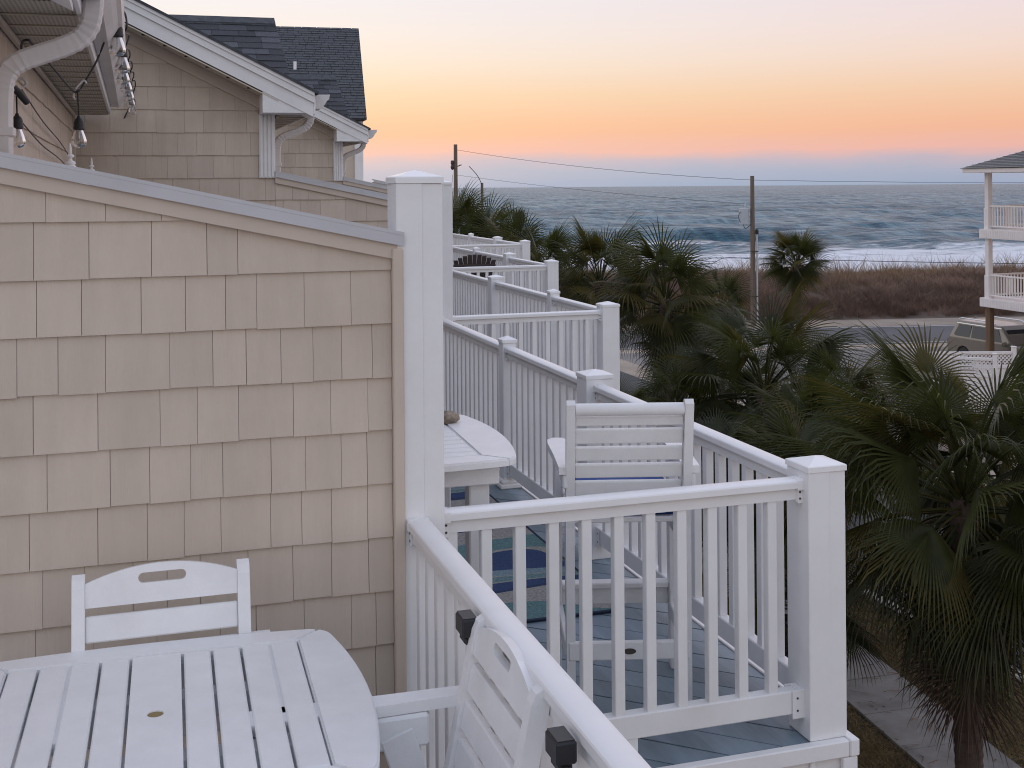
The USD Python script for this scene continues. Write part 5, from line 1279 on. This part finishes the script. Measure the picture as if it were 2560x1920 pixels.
def car(loc, rz, label, paint, L=4.85, Wd=1.92, H=1.80, suv=True):
    """faces +x; origin under the middle"""
    t = thing('parked_car', label, 'car', loc, rz); h2 = L / 2
    belt = 1.02 if suv else .88
    low = [(-h2 + .02, .42), (-h2 + .10, .30), (h2 - .12, .28), (h2 - .02, .45), (h2 - .04, .78), (h2 - .35, .98), (h2 - 1.25, belt + .06), (-h2 + .12, belt + .04), (-h2 + .02, belt - .1)]
    P_ = Polygon(low)
    for wx in (-h2 + .95, h2 - .95): P_ = P_.difference(Polygon([(wx + .40 * math.cos(a), .36 + .40 * math.sin(a)) for a in np.linspace(0, 2 * PI, 26)[:-1]]))
    if P_.geom_type != 'Polygon': P_ = max(P_.geoms, key=lambda q: q.area)
    part(t, 'body', MB().prism(P_.buffer(-.02), (0, -Wd / 2, 0), (1, 0, 0), (0, 0, 1), (0, Wd, 0)).prism(P_, (0, -Wd / 2 + .03, 0), (1, 0, 0), (0, 0, 1), (0, Wd - .06, 0)), paint)
    # cabin: trapezoid in section and in profile
    rb, rt_, fb, ft = (-h2 + .05, -h2 + .30, h2 - 1.25, h2 - 2.0) if suv else (-h2 + .55, -h2 + 1.15, h2 - 1.2, h2 - 1.95)
    wb, wt = Wd / 2 - .05, Wd / 2 - .20; zt = H
    v = [(rb, -wb, belt), (fb, -wb, belt), (fb, wb, belt), (rb, wb, belt), (rt_, -wt, zt - .06), (ft, -wt, zt - .06), (ft, wt, zt - .06), (rt_, wt, zt - .06), (rt_ + .10, -wt + .10, zt), (ft - .12, -wt + .10, zt), (ft - .12, wt - .10, zt), (rt_ + .10, wt - .10, zt)]
    q = lambda a, b: [[a + k, a + (k + 1) % 4, b + (k + 1) % 4, b + k] for k in range(4)]
    rad = .13; ico = np.array(trimesh.creation.icosphere(2, rad).vertices); cv = np.array(v[:8]); cc_ = cv.mean(0)
    inner = [p + np.sign(cc_ - p) * np.array([rad * .9, rad * .98, rad * (1.0 if p[2] > zt - .2 else .2)]) for p in cv]
    for sx_ in (.35, .7): inner.append(np.array([rt_ + (ft - rt_) * sx_, 0, zt - rad + .02]))
    hull = trimesh.convex.convex_hull(np.vstack([ico + p for p in inner]))
    part(t, 'cabin', (np.array(hull.vertices), np.array(hull.faces)), paint, smooth=50)
    lerp = lambda x, z, s: (x, s * (wb + (wt - wb) * (z - belt) / (zt - .06 - belt) + .006), z)
    z0_, z1_ = belt + .07, zt - .20
    xl = lambda z: rb + (rt_ - rb) * (z - belt) / (zt - .06 - belt); xf = lambda z: fb + (ft - fb) * (z - belt) / (zt - .06 - belt)
    cuts = [xl(z0_) + .22, xl(z0_) + 1.22, xl(z0_) + 2.12, xf(z1_) + .12] if suv else [xl(z0_) + .2, -.15, .75, xf(z1_) + .1]
    for s in (-1, 1):
        for k in range(3):
            xa, xb = cuts[k] + .04, cuts[k + 1] - .04
            xa1 = xa + (.22 if k == 0 else 0); xb1 = xb - (.35 if k == 2 else 0)
            pts = [lerp(xa, z0_ + .10 if k == 0 else z0_, s), lerp(xa + .14 if k == 0 else xa, z0_, s), lerp(xb, z0_, s), lerp(xb1, z1_, s), lerp(xa1, z1_, s)]
            part(t, 'side_window', MB().add(pts, [[0, 1, 2], [0, 2, 3], [0, 3, 4]]), 'window_dark')
        if suv: part(t, 'roof_rail', MB().tube([(rt_ + .15, s * (wt - .05), zt - .02), (rt_ + .3, s * (wt - .05), zt + .045), (ft - .5, s * (wt - .05), zt + .045), (ft - .35, s * (wt - .05), zt - .02)], .022, 6), 'car_trim')
        part(t, 'belt_trim', MB().add([lerp(xl(z1_) + .15, z1_ + .035, s), lerp(xf(z1_) - .1, z1_ + .035, s), lerp(xf(z1_) - .1, z1_ + .06, s), lerp(xl(z1_) + .15, z1_ + .06, s)], [[0, 1, 2, 3]]), 'car_trim')
        part(t, 'tail_light', MB().box(-h2 - .004, -h2 + .1, s * (Wd / 2 - .2), s * (Wd / 2 - .012), .78, 1.0, c=.01), 'piling_wood')
        part(t, 'mirror', MB().box(fb - .35, fb - .22, s * (Wd / 2 - .02), s * (Wd / 2 + .16), belt + .02, belt + .18, c=.03), paint)
        for wx in (-h2 + .95, h2 - .95):
            w = part(t, 'wheel', MB().lathe([(.19, -.11), (.33, -.115), (.36, -.08), (.36, .08), (.33, .115), (.19, .11)], (0, 0, 0), 24).get(), 'tyre')
            for pth in (w,):
                me = UsdGeom.Mesh(pth); a = np.array(me.GetPointsAttr().Get()); a = np.stack([a[:, 0] + wx, a[:, 2] + s * (Wd / 2 - .12), a[:, 1] + .36], 1); me.GetPointsAttr().Set(Vt.Vec3fArray.FromNumpy(a.astype(np.float32)))
            part(w, 'rim', MB().tube([(wx, s * (Wd / 2 - .10), .36), (wx, s * (Wd / 2 - .03), .36)], .2, 14), 'car_trim')
    part(t, 'rear_window', MB().add([(xl(z0_) - .006 + .02, -wb + .2, z0_), (xl(z0_) + .014, wb - .2, z0_), (xl(z1_) - .006, wt - .12, z1_), (xl(z1_) - .006, -wt + .12, z1_)], [[0, 1, 2, 3]]), 'window_dark')
    part(t, 'windscreen', MB().add([(xf(z0_) + .006, -wb + .12, z0_), (xf(z0_) + .006, wb - .12, z0_), (xf(z1_) + .006, wt - .1, z1_), (xf(z1_) + .006, -wt + .1, z1_)], [[0, 1, 2, 3]]), 'window_dark')
    if suv: part(t, 'aerial_fin', MB().prism([(rt_ + .2, zt), (rt_ + .42, zt), (rt_ + .26, zt + .07)], (0, -.02, 0), (1, 0, 0), (0, 0, 1), (0, .04, 0)), paint)
    return t


car((32.55, 39.1, G + .012), -PI / 2 + .04, 'bronze estate car with roof rails parked under the yellow beach house', 'car_bronze')
car((36.4, 38.6, G + .012), -PI / 2 + .02, 'dark blue car behind the bronze one, at the right edge', 'car_navy', L=4.6, Wd=1.85, H=1.62, suv=False)


def lattice(p0, p1, z0, z1, label):
    p0, p1 = np.array(p0, float), np.array(p1, float); L = np.linalg.norm(p1 - p0); ang = math.atan2(*(p1 - p0)[::-1])
    t = thing('lattice_fence', label, 'fence', (*p0, 0), ang)
    for x in (0, L): part(t, 'fence_post', MB().box(x - .065, x + .065, -.065, .065, G, z1 + .12, c=.01).box(x - .08, x + .08, -.08, .08, z1 + .12, z1 + .16, c=.02), WT)
    part(t, 'fence_rail', MB().box(.07, L - .07, -.035, .035, z1 - .09, z1, c=.008), WT)
    part(t, 'fence_rail', MB().box(.07, L - .07, -.035, .035, z0 - .05, z0 + .04, c=.008), WT)
    part(t, 'solid_panel', MB().box(.07, L - .07, -.012, .012, G + .05, z0 - .051), WT)
    h = z1 - .09 - z0 - .04; m1, m2 = MB(), MB(); clip = sbox(.07, z0 + .04, L - .07, z1 - .09); k = -h
    while k < L:
        for sgn, mm, off in ((1, m1, .0), (-1, m2, .009)):
            a = Polygon([(k, z0 + .04), (k + .045, z0 + .04), (k + .045 + h, z1 - .09), (k + h, z1 - .09)]) if sgn > 0 else Polygon([(k + h, z0 + .04), (k + h + .045, z0 + .04), (k + .045, z1 - .09), (k, z1 - .09)])
            a = a.intersection(clip)
            if a.area > .0005 and a.geom_type == 'Polygon': mm.prism(a, (0, -.009 + off, 0), (1, 0, 0), (0, 0, 1), (0, .008, 0))
        k += .12
    part(t, 'lattice', m1, WT); part(t, 'lattice', m2, WT)
    return t


lattice((23.43, 32.47), (25.2, 30.9), -3.95, -3.40, 'white lattice topped fence panel behind the nearest palm, left piece')
lattice((23.43, 32.47), (26.4, 31.5), -3.8, -3.32, 'white lattice topped fence running right from the same corner post')
lattice((25.0, 28.2), (27.0, 26.6), -4.2, -3.6, 'white fence panel seen through the nearest palm, right piece')
t = thing('blue_tarpaulin', 'small folded blue cover lying on the sand beyond the palms', 'tarpaulin', (21.4, 33.9, G))
part(t, 'cover', MB().box(-.5, .5, -.35, .35, 0, .3, c=.12), 'grey_bag')
